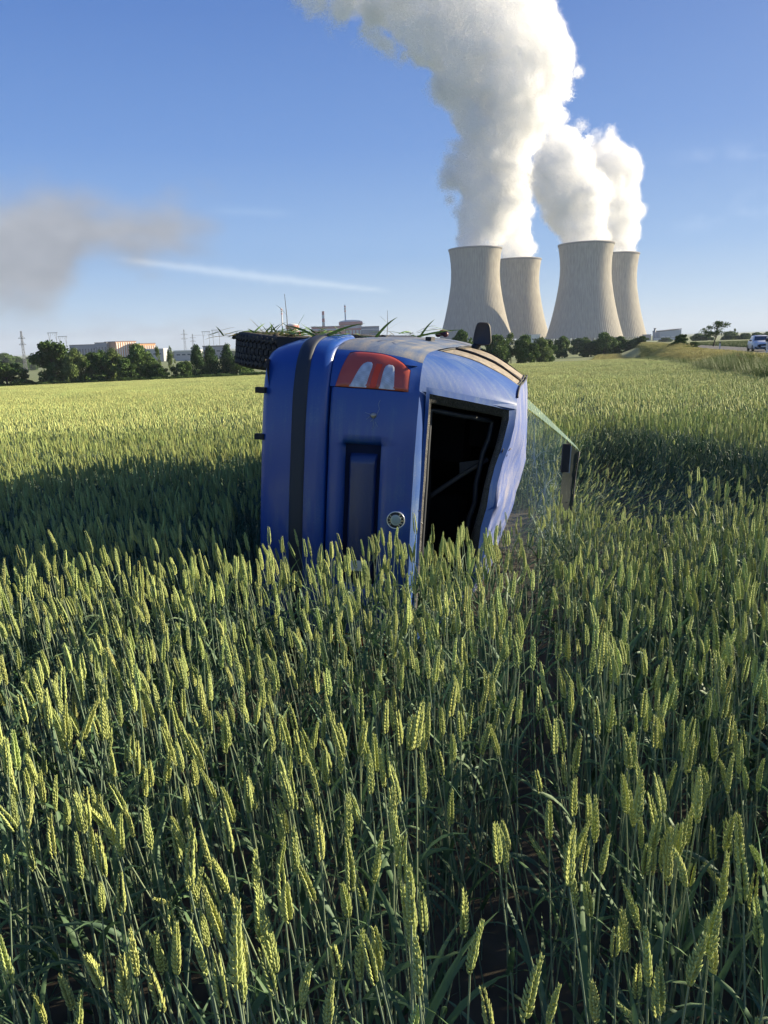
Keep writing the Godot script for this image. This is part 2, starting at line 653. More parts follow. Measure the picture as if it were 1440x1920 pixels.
func crushed(x: float, z: float) -> float:
	# 1 where the rolling car flattened the crop: a swath to the right of the wreck and a ring round it
	var d := -z
	var mid := Vector2(2.15 + (d - 6.0) * .12, d)
	var e := pow((x - mid.x) / 1.05, 2) + pow((d - 6.3) / 2.3, 2)
	var w := 1.0 - smoothstep(.55, 1.15, e + patches.get_noise_2d(x * 7.0, z * 7.0) * .5)
	var nearby := pow((x - .72) / .36, 2) + pow((d - 3.5) / .5, 2)
	w = maxf(w, .62 * (1.0 - smoothstep(.6, 1.15, nearby)))
	if d > 4.2 and on_car(x, z, .25): w = maxf(w, .8)
	return w

func tramline(x: float, z: float) -> bool:
	# narrow wheel tracks through the crop beyond the wreck
	var d := -z
	if d < 7.5 or d > 34.0: return false
	var c := .45 + .236 * d + .07 * sin(d * .8)
	if absf(x - c) < .10 + .05 * sin(d * 2.3): return sin(d * 1.7) + sin(d * .6) > -.7
	var c2 := 1.6 + .30 * d
	return absf(x - c2) < .08 and d > 12 and sin(d * 1.1) > .2

var patches := FastNoiseLite.new()

func build_wheat() -> void:
	var field := Node3D.new()
	field.name = numbered("wheat_field")
	add_child(field)
	tag(field, "dense green wheat crop with yellowing ears filling the field", "wheat", "", "stuff")
	var r := RandomNumberGenerator.new()
	r.seed = 515
	# near stalks, set one by one
	var kinds := 14
	var near: Array = []
	for k in kinds: near.append([])
	var front := []
	var step := .053
	var d := .62
	while d < 10.0:
		var half := d * .56 + .5
		var x := -half
		while x < half + 1.6:
			var px := x + r.randf_range(-.5, .5) * step * 1.5
			var pd := d + r.randf_range(-.5, .5) * step * 1.5
			x += step
			var pn := patches.get_noise_2d(px * 9.0, pd * 9.0)
			var cr := crushed(px, -pd)
			var keep := .86 + pn * .55
			if Vector2(px, pd).length() < .72 or r.randf() > keep or on_car(px, -pd, .02) or tramline(px, -pd): continue
			if cr > .5 and r.randf() < .5: continue
			# the thin trodden gap that leads from the camera to the wreck
			var gap := lerpf(.22, .78, clampf((pd - 1.2) / 2.3, 0, 1)) + .06 * sin(pd * 4.0)
			if pd < 3.6 and absf(px - gap) < .10 + .05 * pn and r.randf() < .72: continue
			var sc := .935 + pn * .10 + r.randfn() * .055
			var lean_x := -.03 - .04 * patches.get_noise_2d(px * 3.0 + 50.0, pd * 3.0) - (.05 if px < 0 else -.02) + r.randfn() * .062
			var lean_z := .03 * patches.get_noise_2d(px * 3.0, pd * 3.0 + 90.0) + r.randfn() * .062
			if r.randf() < .04:
				lean_x += r.randfn() * .35
				lean_z += r.randfn() * .35
			if px > .45 and px < 1.75 and pd > 3.4 and pd < 5.5: sc *= .80
			if cr > .2:
				lean_x += cr * (.95 + r.randfn() * .40)
				lean_z += cr * (-.35 + r.randfn() * .5)
				sc *= 1.0 - .28 * cr
			var b := Basis.from_euler(Vector3(lean_z, 0, -lean_x)) * Basis(Vector3.UP, r.randf() * TAU)
			var t := Transform3D(b.scaled(Vector3.ONE * sc), Vector3(px, ground_y(px, -pd) + .02, -pd))
			var ear := t * Vector3(0, .76, 0)
			var kind := r.randi() % kinds
			near[kind].append(t)
			if ear.distance_to(Vector3(0, 1.6, 0)) < 2.6: front.append([ear.distance_to(Vector3(0, 1.6, 0)), kind, t, ear])
		d += step
	# the 300 that stand nearest in view are things of their own
	front.sort_custom(func(a, b): return a[0] < b[0])
	var cam := Transform3D(Basis.from_euler(Vector3(deg_to_rad(-12.398), 0, deg_to_rad(-1.8))), Vector3(0, 1.6, 0)).affine_inverse()
	var made := []
	for k in kinds:
		var p := stalk_parts(900 + k, 2)
		made.append([["stem", done(p.stem)], ["ear", done(p.ear)]] + p.leaves.map(func(q): return ["leaf", done(q)]))
	var own := 0
	for f in front:
		var q: Vector3 = cam * f[3]
		if own >= 300: break
		if q.z > -.2 or absf(q.x / q.z) > .50 or absf(q.y / q.z) > .66: continue
		own += 1
		var o := thing("wheat_stalk", "green wheat stalk with a plump yellowing ear in the nearest rows", "wheat", Vector3.ZERO, "nearest wheat stalks")
		o.transform = f[2]
		near[f[1]].erase(f[2])
		for k in made[f[1]]: part(k[0], k[1], mats.wheat, o)
	for k in kinds: crop(field, "wheat_stalks", joined_stalk(900 + k, 2), near[k], r)
	# middle distance
	var mid: Array = []
	for k in 8: mid.append([])
	step = .066
	d = 10.0
	while d < 26.0:
		var half := d * .54 + .5
		var x := -half
		while x < half + 1.0:
			var px := x + r.randf_range(-.5, .5) * step * 1.6
			var pd := d + r.randf_range(-.5, .5) * step * 1.6
			x += step
			if px > verge_x(pd) + .2 or tramline(px, -pd): continue
			var pn := patches.get_noise_2d(px * 5.0, pd * 5.0)
			if r.randf() > .92 + pn * .4: continue
			var sc := .97 + pn * .07 + r.randfn() * .05
			var b := Basis.from_euler(Vector3(r.randfn() * .09, 0, .07 + r.randfn() * .09)) * Basis(Vector3.UP, r.randf() * TAU)
			mid[r.randi() % 8].append(Transform3D(b.scaled(Vector3.ONE * sc), Vector3(px, ground_y(px, -pd) + .02, -pd)))
		d += step
	for k in 8: crop(field, "wheat_stalks", joined_stalk(950 + k, 1), mid[k], r)
	# far: square tufts of many stalks
	var simple := []
	for k in 6: simple.append(joined_stalk(980 + k, 0))
	for ring in [[26.0, 62.0, 1.0, 230, 1.0], [62.0, 134.0, 2.0, 420, 1.5]]:
		var tufts := []
		for k in 3:
			var s := SurfaceTool.new()
			for i in ring[3]:
				var b := Basis.from_euler(Vector3(r.randfn() * .09, 0, .07 + r.randfn() * .09)) * Basis(Vector3.UP, r.randf() * TAU)
				var sc := .97 + r.randfn() * .05
				s.append_from(simple[i % 6], 0, Transform3D(b.scaled(Vector3(ring[4], 1, ring[4]) * sc), Vector3(r.randf_range(-.54, .54) * ring[2], 0, r.randf_range(-.54, .54) * ring[2])))
			tufts.append(s.commit())
		var spots := [[], [], []]
		d = ring[0]
		while d < ring[1]:
			var half: float = d * .53 + 1.0
			var x := -half
			while x < half + 1.0:
				if x < verge_x(d) + .3:
					var sc := .97 + patches.get_noise_2d(x * 2.0, d * 2.0) * .10
					spots[r.randi() % 3].append(Transform3D(Basis(Vector3.UP, (r.randi() % 4) * PI / 2).scaled(Vector3(1, sc, 1)), Vector3(x, ground_y(x, -d) + .02, -d)))
				x += ring[2]
			d += ring[2]
		for k in 3: crop(field, "wheat_tufts", tufts[k], spots[k], r)

func crop(field: Node3D, called: String, mesh: Mesh, spots: Array, r: RandomNumberGenerator) -> void:
	if spots.is_empty(): return
	var mm := MultiMesh.new()
	mm.transform_format = MultiMesh.TRANSFORM_3D
	mm.use_colors = true
	mm.mesh = mesh
	mm.instance_count = spots.size()
	for i in spots.size():
		mm.set_instance_transform(i, spots[i])
		var t: Vector3 = spots[i].origin
		var v := 1.0 + r.randfn() * .12 + .18 * patches.get_noise_2d(t.x * 1.5 + 9.0, t.z * 1.5)
		mm.set_instance_color(i, Color(v * (.97 + r.randfn() * .04), v, v * 1.06))
	var o := MultiMeshInstance3D.new()
	o.name = called
	o.multimesh = mm
	o.material_override = mats.wheat
	field.add_child(o, true)
	o.set_meta("kind", "stuff")

# ---------- the wrecked car: local axes x = rear to front, y = to its left side, z = to its roof ----------
const PLAN := [[.075, 0.0], [.078, .2], [.088, .4], [.104, .54], [.122, .62], [.152, .69], [.205, .745], [.28, .778], [.42, .800], [.72, .8125], [1.2, .8175], [1.6, .8175], [2.0, .8175], [2.7, .8175], [3.17, .81], [3.5, .785], [3.66, .73], [3.76, .62], [3.81, .4], [3.83, .0]]
const OFF_SIDE := [[.20, .075], [.26, .045], [.32, .028], [.42, .010], [.58, 0.0], [.72, .004], [.84, .020], [.95, .045]]
const OFF_REAR := [[.20, .02], [.30, .005], [.55, 0.0], [.75, .012], [.88, .032], [.95, .060]]

var dents := FastNoiseLite.new()

func ribbed() -> ImageTexture:
	# the fine square prisms of a lamp lens
	var im := Image.create(256, 256, false, Image.FORMAT_RGB8)
	for y in 256:
		for x in 256:
			var v := .82 - .16 * (1.0 if x % 8 < 2 else 0.0) - .12 * (1.0 if y % 8 < 2 else 0.0) + .10 * sin(x * .06) * cos(y * .045)
			im.set_pixel(x, y, Color(v * .95, v * .97, v))
	return ImageTexture.create_from_image(im)


func table(t: Array, x: float) -> float:
	if x <= t[0][0]: return t[0][1]
	for i in t.size() - 1:
		if x <= t[i + 1][0]:
			var f: float = (x - t[i][0]) / (t[i + 1][0] - t[i][0])
			return lerpf(t[i][1], t[i + 1][1], f * f * (3 - 2 * f) * .3 + f * .7)
	return t[-1][1]

func plan_at(s: float) -> Vector2:
	s = clampf(s, 0, PLAN.size() - 1.001)
	var i := int(s)
	var f := s - i
	var p := []
	for k in [-1, 0, 1, 2]:
		var j: int = i + k
		if j < 0: p.append(Vector2(PLAN[-j][0], -PLAN[-j][1]))
		elif j >= PLAN.size(): p.append(Vector2(PLAN[2 * PLAN.size() - 2 - j][0], -PLAN[2 * PLAN.size() - 2 - j][1]))
		else: p.append(Vector2(PLAN[j][0], PLAN[j][1]))
	return p[1].cubic_interpolate(p[2], p[0], p[3], f)

func plan_s(u: float) -> float:
	# where the plan curve passes length u (side part only)
	for i in range(4, PLAN.size() - 1):
		if u <= PLAN[i + 1][0]: return i + clampf((u - PLAN[i][0]) / (PLAN[i + 1][0] - PLAN[i][0]), 0, 1)
	return PLAN.size() - 1.0

func skin(s: float, w: float, out := 0.0) -> Vector3:
	# a point of the lower body: s > 0 on the left side, s < 0 on the right
	var a := absf(s)
	var p := plan_at(a)
	var q := plan_at(a + .06) - plan_at(a - .06)
	var n := Vector2(-q.y, q.x).normalized()      # inwards... checked below
	if n.dot(Vector2(1.9, 0) - p) < 0: n = -n
	var rear := 1.0 - smoothstep(4.5, 8.0, a)
	var off := lerpf(table(OFF_SIDE, w), table(OFF_REAR, w), rear) - out
	var r := p + n * off
	return Vector3(r.x, r.y * (1.0 if s >= 0 else -1.0), w)

func dent(p: Vector3) -> Vector3:
	# the roof's right rear corner is crushed; the sheet metal is wavy all over
	var ahead := smoothstep(.6, 1.4, p.x)
	var k := clampf((lerpf(.46, .10, ahead) - p.y) / lerpf(.95, .80, ahead), 0, 1.1) * smoothstep(.94, 1.36, p.z)
	var q := p
	q.z -= .150 * k + .010 * k * sin(p.y * 17.0 + 1.0 + p.x * 5.0)
	q.x += .04 * k
	var c := exp(-pow((p.y - .16) / .10, 2)) * smoothstep(1.1, 1.34, p.z) * smoothstep(1.3, .5, p.x)
	q.z -= .010 * c
	var crumple := absf(dents.get_noise_3dv(p * 7.0)) * smoothstep(1.05, 1.34, p.z) * smoothstep(.55, .1, p.y)
	q.z -= .030 * crumple
	var n := dents.get_noise_3dv(p * 2.6)
	var rough := .35 + 1.3 * smoothstep(.9, 1.3, p.z)
	q += Vector3(n * .004, dents.get_noise_3d(p.z * 3.0, p.x * 3.0, 4.0) * .004, n * .007) * rough
	return q

func sheet(s: SurfaceTool, rows: Array, flip := false) -> void:
	var out := []
	for row in rows: out.append(row.map(func(p): return dent(p)))
	grid(s, out, flip, true)

func patch(a: float, b: float, n: int, w0: float, w1: float, m: int, out := 0.0) -> Array:
	var rows := []
	for i in m + 1:
		var row := []
		for k in n + 1: row.append(skin(lerpf(a, b, float(k) / n), lerpf(w0, w1, float(i) / m), out))
		rows.append(row)
	return rows

var grime: Array = []

func paint(base: Color, dust: Color, amount: float, coat: float, turn: int) -> StandardMaterial3D:
	# blue enamel under dried dust, run marks, specks and fine scratches; more of them with a larger amount
	if grime.is_empty():
		for q in [[51, .006, 5, 1024, 1024], [52, .16, 2, 1024, 1024], [53, .05, 3, 1024, 40], [54, .03, 4, 40, 1024]]:
			var n := FastNoiseLite.new()
			n.seed = q[0]
			n.frequency = q[1]
			n.fractal_octaves = q[2]
			var im := n.get_seamless_image(q[3], q[4])
			im.convert(Image.FORMAT_L8)
			im.resize(1024, 1024, Image.INTERPOLATE_CUBIC)
			grime.append(im.get_data())
	var lut := PackedByteArray()
	for i in 256:
		var c := base.lerp(dust, i / 255.0)
		lut.append_array([int(c.r * 255), int(c.g * 255), int(c.b * 255)])
	var big: PackedByteArray = grime[0]
	var fine: PackedByteArray = grime[1]
	var runs: PackedByteArray = grime[2 + turn]
	var out := PackedByteArray()
	out.resize(1024 * 1024 * 3)
	var low := 175.0 - amount * 150.0
	for i in 1024 * 1024:
		var t := (big[i] * .55 + runs[i] * .45 - low) * 1.5 + (fine[i] - 128) * (.10 + amount * .5)
		if fine[i] > 214 - int(amount * 20.0): t += 70.0
		var k := clampi(int(t), 0, 255) * 3
		out[i * 3] = lut[k]
		out[i * 3 + 1] = lut[k + 1]
		out[i * 3 + 2] = lut[k + 2]
	var m := mat(Color.WHITE, .42 if amount < .3 else .68)
	if amount > .3: m.metallic_specular = .35
	triplanar(m, ImageTexture.create_from_image(Image.create_from_data(1024, 1024, false, Image.FORMAT_RGB8, out)), .55)
	m.clearcoat_enabled = coat > 0
	m.clearcoat = coat
	m.clearcoat_roughness = .14
	return m

func car_materials() -> void:
	var blue := lin(.004, .050, .265)
	mats.paint = paint(blue, lin(.16, .19, .27), .24, .6, 0)
	mats.paint_dusty = paint(blue.lerp(lin(.10, .13, .25), .25), lin(.25, .25, .28), .42, .15, 0)
	mats.paint_muddy = paint(blue.lerp(lin(.30, .25, .185), .45), lin(.36, .30, .22), .75, 0.0, 1)
	# the roof slid over the ground: streaks of bare primer and dried earth
	mats.scraped = paint(lin(.055, .10, .33), lin(.46, .40, .38), .62, .2, 0)
	mats.scraped.uv1_scale = Vector3(1.2, .5, .5)
	mats.black_trim = mat(lin(.014, .014, .014), .65)
	mats.strip = mat(lin(.018, .024, .036), .6)
	mats.cabin = mat(lin(.018, .018, .019), .95)
	mats.cabin.metallic_specular = .05
	mats.seat = triplanar(mat(Color.WHITE, 1.0), noise_tex(66, .2, [[0, lin(.016, .016, .018)], [1, lin(.032, .031, .033)]], 256), 6.0)
	mats.seat.metallic_specular = .05
	mats.rubber = triplanar(mat(Color.WHITE, .9), noise_tex(68, .05, [[0, lin(.022, .021, .020)], [.5, lin(.045, .042, .037)], [1, lin(.14, .12, .085)]], 256), 3.0)
	mats.gasket = triplanar(mat(Color.WHITE, .5), noise_tex(70, .25, [[0, lin(.008, .008, .008)], [.62, lin(.02, .02, .02)], [.7, lin(.30, .31, .32)], [1, lin(.5, .5, .5)]], 256, 2), 5.0)
	mats.red_lens = mat(lin(.44, .05, .012), .18)
	mats.red_lens.clearcoat_enabled = true
	mats.bright_red = mat(lin(.72, .06, .012), .2)
	mats.clear_lens = triplanar(mat(Color.WHITE, .25), ribbed(), 9.0)
	mats.clear_lens.clearcoat_enabled = true
	mats.dusty_glass = triplanar(mat(Color.WHITE, .55), noise_tex(74, .02, [[0.0, lin(.10, .085, .06)], [.35, lin(.24, .20, .14)], [.7, lin(.36, .30, .21)], [1.0, lin(.44, .38, .28)]], 512, 6), 1.6)
	mats.dusty_glass.uv1_scale = Vector3(.9, 2.4, 2.4)
	mats.metal = mat(lin(.30, .30, .31), .45, .8)
	mats.chrome = mat(lin(.72, .73, .74), .25, .6)
	mats.badge_green = mat(lin(.30, .36, .33), .4)
	mats.underside = triplanar(mat(Color.WHITE, .9), noise_tex(76, .03, [[0, lin(.02, .019, .018)], [1, lin(.07, .06, .05)]], 256), 2.0)
	mats.plate_white = mat(lin(.62, .63, .62), .5)

func greenhouse_rail(t: float) -> Vector3:
	# the roof's outline, t from 0 (rear centre) over the left side to 1 (front centre)
	var pts := [Vector3(.575, 0, 1.385), Vector3(.58, .25, 1.385), Vector3(.60, .44, 1.380), Vector3(.655, .545, 1.375), Vector3(.80, .585, 1.378), Vector3(1.1, .60, 1.39), Vector3(1.6, .605, 1.395), Vector3(2.05, .595, 1.385), Vector3(2.32, .565, 1.372), Vector3(2.42, .48, 1.37), Vector3(2.46, .25, 1.375), Vector3(2.47, 0, 1.376)]
	var x := clampf(t, 0, 1) * (pts.size() - 1.0)
	var i := mini(int(x), pts.size() - 2)
	var f := x - i
	var a: Vector3 = pts[maxi(i - 1, 0)] if i > 0 else Vector3(pts[1].x, -pts[1].y, pts[1].z)
	var d: Vector3 = pts[i + 2] if i + 2 < pts.size() else Vector3(pts[-2].x, -pts[-2].y, pts[-2].z)
	return pts[i].cubic_interpolate(pts[i + 1], a, d, f)

func mirrored(p: Vector3, side: float) -> Vector3:
	return Vector3(p.x, p.y * side, p.z)

func build_wreck() -> void:
	dents.seed = 12
	dents.frequency = .8
	dents.fractal_octaves = 3
	car_materials()
	var car := thing("wrecked_car", "dented blue hatchback lying on its right side with its rear window gone", "car")
	car.transform = Transform3D(Basis(CAR_U, CAR_V, CAR_W), CAR_ORIGIN)
	var s := st()
	# rear bumper, swept round the tail
	var prof := [[-.11, .222], [-.02, .224], [.010, .236], [.019, .262], [.022, .32], [.022, .385]]
	var upper := [[.022, .452], [.021, .505], [.014, .534], [.0, .546], [-.05, .550]]
	for half in [prof, upper]:
		var rows := []
		for p in half:
			var row := []
			for k in 61:
				var a := (k / 30.0 - 1.0) * 8.6
				row.append(skin(a, p[1], p[0] + .0))
			rows.append(row)
		sheet(s, rows)
	var bumper := part("rear_bumper", done(s), mats.paint, car)
	s = st()
	var srows := []
	for p in [[.010, .383], [.028, .386], [.031, .40], [.031, .437], [.028, .451], [.010, .454]]:
		var row := []
		for k in 61: row.append(skin((k / 30.0 - 1.0) * 8.5, p[1], p[0]))
		srows.append(row)
	sheet(s, srows)
	part("bumper_strip", done(s), mats.strip, bumper)
	s = st()
	for q in [[.0, .56, .228], [.0, .345, .226]]:
		boxat(s, Vector3(q[0] + .09, q[1], q[2]), Vector3(.03, .026, .045))
		part("bumper_bracket", done(s), mats.black_trim, bumper)
		s = st()
	# tailgate skin with the recess for the number plate
	var rows := []
	var ws := [.556, .562, .60, .622, .627, .66, .72, .785, .797, .802, .84, .88, .915, .94, .952]
	var vs := []
	for k in 61: vs.append(k / 30.0 - 1.0)
	for q in [-.4655, -.4600, .4600, .4655]: vs.append(q)
	vs.sort()
	for i in ws.size():
		var row := []
		for t in vs:
			var lim: float = 3.62 + .25 * smoothstep(.9, .95, ws[i])
			var p := skin(t * lim, ws[i], -.012 if i == 0 else 0.0)
			var vv := absf(p.y)
			var rec := smoothstep(.346, .338, vv) * smoothstep(.621, .628, ws[i]) * smoothstep(.803, .796, ws[i])
			p.x += .048 * rec
			row.append(p)
		rows.append(row)
	s = st()
	sheet(s, rows)
	var gate := part("tailgate", done(s), mats.paint, car)
	# the ledge under the rear window
	s = st()
	rows = []
	for i in 5:
		var row := []
		for t in vs:
			var p := skin(t * 3.87, .952)
			var f := i / 4.0
			var q := Vector3(p.x + .062 * f, p.y * (1.0 - .004 * f), .952 + .030 * sin(f * PI * .5))
			row.append(q)
		rows.append(row)
	sheet(s, rows)
	part("window_ledge", done(s), mats.paint_dusty, gate)
	# black floor of the recess
	s = st()
	rows = []
	for i in 4:
		var row := []
		for k in 25:
			var tv := k / 12.0 - 1.0
			var p := skin(tv * 1.68, lerpf(.630, .794, i / 3.0))
			p.y = tv * .336
			p.x += .045
			row.append(p)
		rows.append(row)
	sheet(s, rows)
	part("plate_recess", done(s), paint_pad(), gate)
	# plate pad, lock, scratches, badge
	s = st()
	rows = []
	for i in 7:
		var row := []
		for k in 25:
			var tv := (k / 12.0 - 1.0)
			var edge: float = smoothstep(1.0, .93, absf(tv)) * [0.0, .8, 1.0, 1.0, 1.0, .8, 0.0][i]
			var w: float = [.652, .656, .664, .715, .768, .776, .780][i]
			var p := skin(tv * 1.49, w)
			p.y = tv * .298
			p.x += .048 - .030 * edge
			row.append(p)
		rows.append(row)
	sheet(s, rows)
	part("plate_pad", done(s), pad_paint(), gate)
	s = st()
	box(s, Transform3D(Basis(Vector3.UP, .08), dent(Vector3(.092, -.235, .715))), Vector3(.003, .05, .085))
	part("number_plate_piece", done(s), mats.plate_white, gate)
	badge(gate)
	s = st()
	lathe(s, [Vector2(0, .010), Vector2(.010, .010), Vector2(.013, .007), Vector2(.0135, 0)], 16, Transform3D(Basis(Vector3.FORWARD, -PI / 2), skin_v(.475, .76, 0)).rotated_local(Vector3.RIGHT, 0))
	part("lock", done(s), mats.metal, gate)
	s = st()
	for q in [[.475, .772, .505, .784], [.505, .784, .530, .778], [.530, .778, .548, .786], [.47, .745, .455, .728], [.478, .748, .488, .722], [.462, .757, .430, .764], [.430, .764, .415, .756], [.447, .770, .425, .782], [.468, .766, .446, .748]]:
		bar(s, skin_v(q[0], q[1], .0), skin_v(q[2], q[3], .0), .0026)
	var scr := part("scratch_marks", done(s), mat(lin(.16, .22, .38), .6), gate)
	scr.set_meta("kind", "stuff")
	# rear quarters round the lamps, sides, front
	for side in [1.0, -1.0]:
		body_side(car, side)
	lamps(car)
	# front end
	s = st()
	rows = []
	for i in 6:
		var row := []
		for k in 33:
			var t := (k / 16.0 - 1.0)
			var a := 19.0 - absf(t) * 3.6
			row.append(skin(a * signf(t) if t != 0 else 19.0, .25 + i * .105))
		rows.append(row)
	sheet(s, rows)
	part("front_bumper", done(s), mats.paint, car)
	s = st()
	rows = []
	for i in 9:
		var u := lerpf(3.76, 2.95, i / 8.0)
		var row := []
		for k in 17:
			var t := k / 8.0 - 1.0
			var edge := skin(plan_s(u) if t >= 0 else -plan_s(u), .84)
			row.append(Vector3(u, edge.y * absf(t), lerpf(.76, .94, sqrt(i / 8.0)) + .03 * (1.0 - t * t)))
		rows.append(row)
	sheet(s, rows)
	part("bonnet", done(s), mats.paint_dusty, car)
	greenhouse(car)
	cabin(car)
	underside(car)
	for a in [[.72, 1.0], [.72, -1.0], [3.17, 1.0], [3.17, -1.0]]: wheel(car, a[0], a[1])
	door_mirror(car)
	windscreen()

func paint_pad() -> Material:
	mats.strip_blue = mat(lin(.010, .016, .045), .85)
	mats.strip_blue.metallic_specular = .25
	return mats.strip_blue

func pad_paint() -> Material:
	var m := mat(lin(.005, .024, .115), .4)
	m.clearcoat_enabled = true
	m.clearcoat = .5
	m.clearcoat_roughness = .25
	return m

func skin_v(v: float, w: float, out: float) -> Vector3:
	# a point of the tailgate at sideways distance v
	var s := 0.0
	while plan_at(s).y < absf(v): s += .02
	return dent(skin(s * (1.0 if v >= 0 else -1.0), w, out))

func badge(gate: Node) -> void:
	var at := skin_v(0.0, .885, .0)
	var f := Transform3D(Basis(Vector3(0, 1, 0), Vector3(-1, 0, 0), Vector3(0, 0, 1)), at)   # local y points out of the tailgate
	f = f * Transform3D(Basis(Vector3.RIGHT, .13), Vector3.ZERO)
	var s := st()
	lathe(s, [Vector2(0, .0055), Vector2(.036, .0055), Vector2(.0375, .004), Vector2(.038, 0)], 40, f)
	var b := part("badge", done(s), mats.black_trim, gate)
	s = st()
	lathe(s, [Vector2(.0378, .0), Vector2(.0425, .002), Vector2(.0425, .007), Vector2(.039, .0085), Vector2(.0372, .0062)], 40, f)
	part("badge_ring", done(s), mats.chrome, b)
	s = st()
	lathe(s, [Vector2(0, .0092), Vector2(.018, .0086), Vector2(.0225, .0070), Vector2(.0235, .005)], 32, f)
	part("badge_disc", done(s), mats.badge_green, b)
	s = st()
	lathe(s, [Vector2(.0228, .0056), Vector2(.0240, .0072), Vector2(.0252, .0056)], 32, f)
	part("badge_inner_ring", done(s), mats.chrome, b)
	# the ring of letters: the name over the top, the rest below
	var font := SystemFont.new()
	font.font_names = PackedStringArray(["Droid Sans"])
	font.font_weight = 700
	for word in [["ŠKODA", 90.0, -1.0, 27.0], ["AUTO", -90.0, 1.0, 26.0]]:
		var n: int = word[0].length()
		for i in n:
			var deg: float = word[1] + (i - (n - 1) * .5) * word[3] * word[2]
			var tm := TextMesh.new()
			tm.text = word[0][i]
			tm.font = font
			tm.font_size = 16
			tm.pixel_size = .00062
			tm.depth = .0012
			var o := part("letter", tm, mats.chrome, b)
			var a := deg_to_rad(deg)
			# seen from behind the car: its right is -y, its up is +z
			var pos := Vector3(-.0092, -cos(a) * .0305, sin(a) * .0305)
			var up_angle := a - PI / 2 if word[2] < 0 else a + PI / 2
			var right := Vector3(0, -cos(up_angle), sin(up_angle))
			var up := Vector3(0, sin(up_angle), cos(up_angle))
			o.transform = Transform3D(Basis(right, up, right.cross(up)), at + pos)

func body_side(car: Node, side: float) -> void:
	# rear quarter from the tail lamp to the door, with the wheel arch cut out; then door and wing
	var panels := [["rear_quarter", 6.35, plan_s(1.28)], ["front_door", plan_s(1.29) + .0, plan_s(2.52)], ["front_wing", plan_s(2.53), 15.4]]
	for p in panels:
		var s := st()
		var rows := []
		var n := 36
		for i in 11:
			var row := []
			for k in n + 1:
				var a := lerpf(p[1], p[2], float(k) / n)
				var u := plan_at(a).x
				var low := .24
				for c in [.72, 3.17]:
					if absf(u - c) < .325: low = maxf(low, .25 + sqrt(.325 * .325 - pow(u - c, 2)) * .98)
				var w := lerpf(low, .95, i / 10.0)
				row.append(skin(a * side, w))
			rows.append(row)
		sheet(s, rows, side < 0)
		var o := part(p[0], done(s), mats.paint_muddy, car)
		if p[0] == "front_door":
			s = st()
			rows = []
			for i in 5:
				var row := []
				for k in 13: row.append(skin(lerpf(plan_s(1.30), plan_s(2.50), k / 12.0) * side, lerpf(.50, .56, i / 4.0), .012 * sin(i / 4.0 * PI)))
				rows.append(row)
			sheet(s, rows, side < 0)
			part("side_moulding", done(s), mats.strip, o)
			s = st()
			var hp := dent(skin(plan_s(1.45) * side, .80, .014))
			boxat(s, hp, Vector3(.16, .022, .035))
			part("handle", done(s), mats.black_trim, o)
	# the corner of the tail above and below the lamp
	var s2 := st()
	sheet(s2, patch(6.35 * side, 3.66 * side, 16, .905, .95, 3), side < 0)
	part("tail_corner", done(s2), mats.paint, car)
	s2 = st()
	var low_rows := []
	for i in 3:
		var row := []
		for k in 17:
			var a := lerpf(6.35, 3.66, k / 16.0)
			row.append(skin(a * side, lerpf(.55, slant(.574, a), i / 2.0)))
		low_rows.append(row)
	sheet(s2, low_rows, side < 0)
	part("tail_corner", done(s2), mats.paint, car)

func lamps(car: Node) -> void:
	for side in [1.0, -1.0]:
		# the red lamp wraps round the corner of the tail
		var s := st()
		var rows := []
		var m := 14
		for i in m + 1:
			var w := lerpf(.572, .908, float(i) / m)
			var outer := 6.32 - 1.15 * pow(clampf((w - .74) / .168, 0, 1), 2.2) - .25 * pow(clampf((.64 - w) / .07, 0, 1), 2.0)
			var row := []
			for k in 17:
				var a := lerpf(3.68, outer, k / 16.0)
				var rim := 0.0 if i == 0 or i == m or k == 0 or k == 16 else .006
				row.append(skin(a * side, slant(w, a), rim - .002))
			rows.append(row)
		sheet(s, rows, side < 0)
		var lamp := part("tail_lamp", done(s), mats.red_lens, car)
		# painted corner outside the lamp
		s = st()
		rows = []
		for i in m + 1:
			var w := lerpf(.572, .908, float(i) / m)
			var outer := 6.32 - 1.15 * pow(clampf((w - .74) / .168, 0, 1), 2.2) - .25 * pow(clampf((.64 - w) / .07, 0, 1), 2.0)
			var row := []
			for k in 7: row.append(skin(lerpf(outer + .015, 6.36, k / 6.0) * side, slant(w, lerpf(outer + .015, 6.36, k / 6.0))))
			rows.append(row)
		sheet(s, rows, side < 0)
		part("lamp_surround", done(s), mats.paint, lamp)
		for lens in [[.648, .728, .040], [.776, .846, .030]]:
			s = st()
			rows = []
			for i in 9:
				var f := i / 8.0
				var row := []
				for k in 9:
					var g := k / 8.0
					# narrower and rounded towards the outside
					var half: float = (lens[1] - lens[0]) * .5 * (1.0 - .36 * g) * sqrt(1.0 - pow(maxf(0, (g - .72) / .28), 2.0) * .92)
					var mid: float = (lens[0] + lens[1]) * .5 + lens[2] * (g - .25) * (1.0 if lens[0] < .7 else .15)
					var a := lerpf(3.71, 5.45, g)
					row.append(skin(a * side, mid + half * (f * 2.0 - 1.0), .0062 if f > 0 and f < 1 and g > 0 and g < 1 else .003))
				rows.append(row)
			sheet(s, rows, side < 0)
			part("clear_lens", done(s), mats.clear_lens, lamp)
		s = st()
		rows = []
		for i in 4:
			var row := []
			for k in 9:
				var g := k / 8.0
				row.append(skin(lerpf(3.71, 5.3, g) * side, lerpf(.738, .766, i / 3.0) + .02 * (g - .3), .0058))
			rows.append(row)
		sheet(s, rows, side < 0)
		part("red_reflector", done(s), mats.bright_red, lamp)

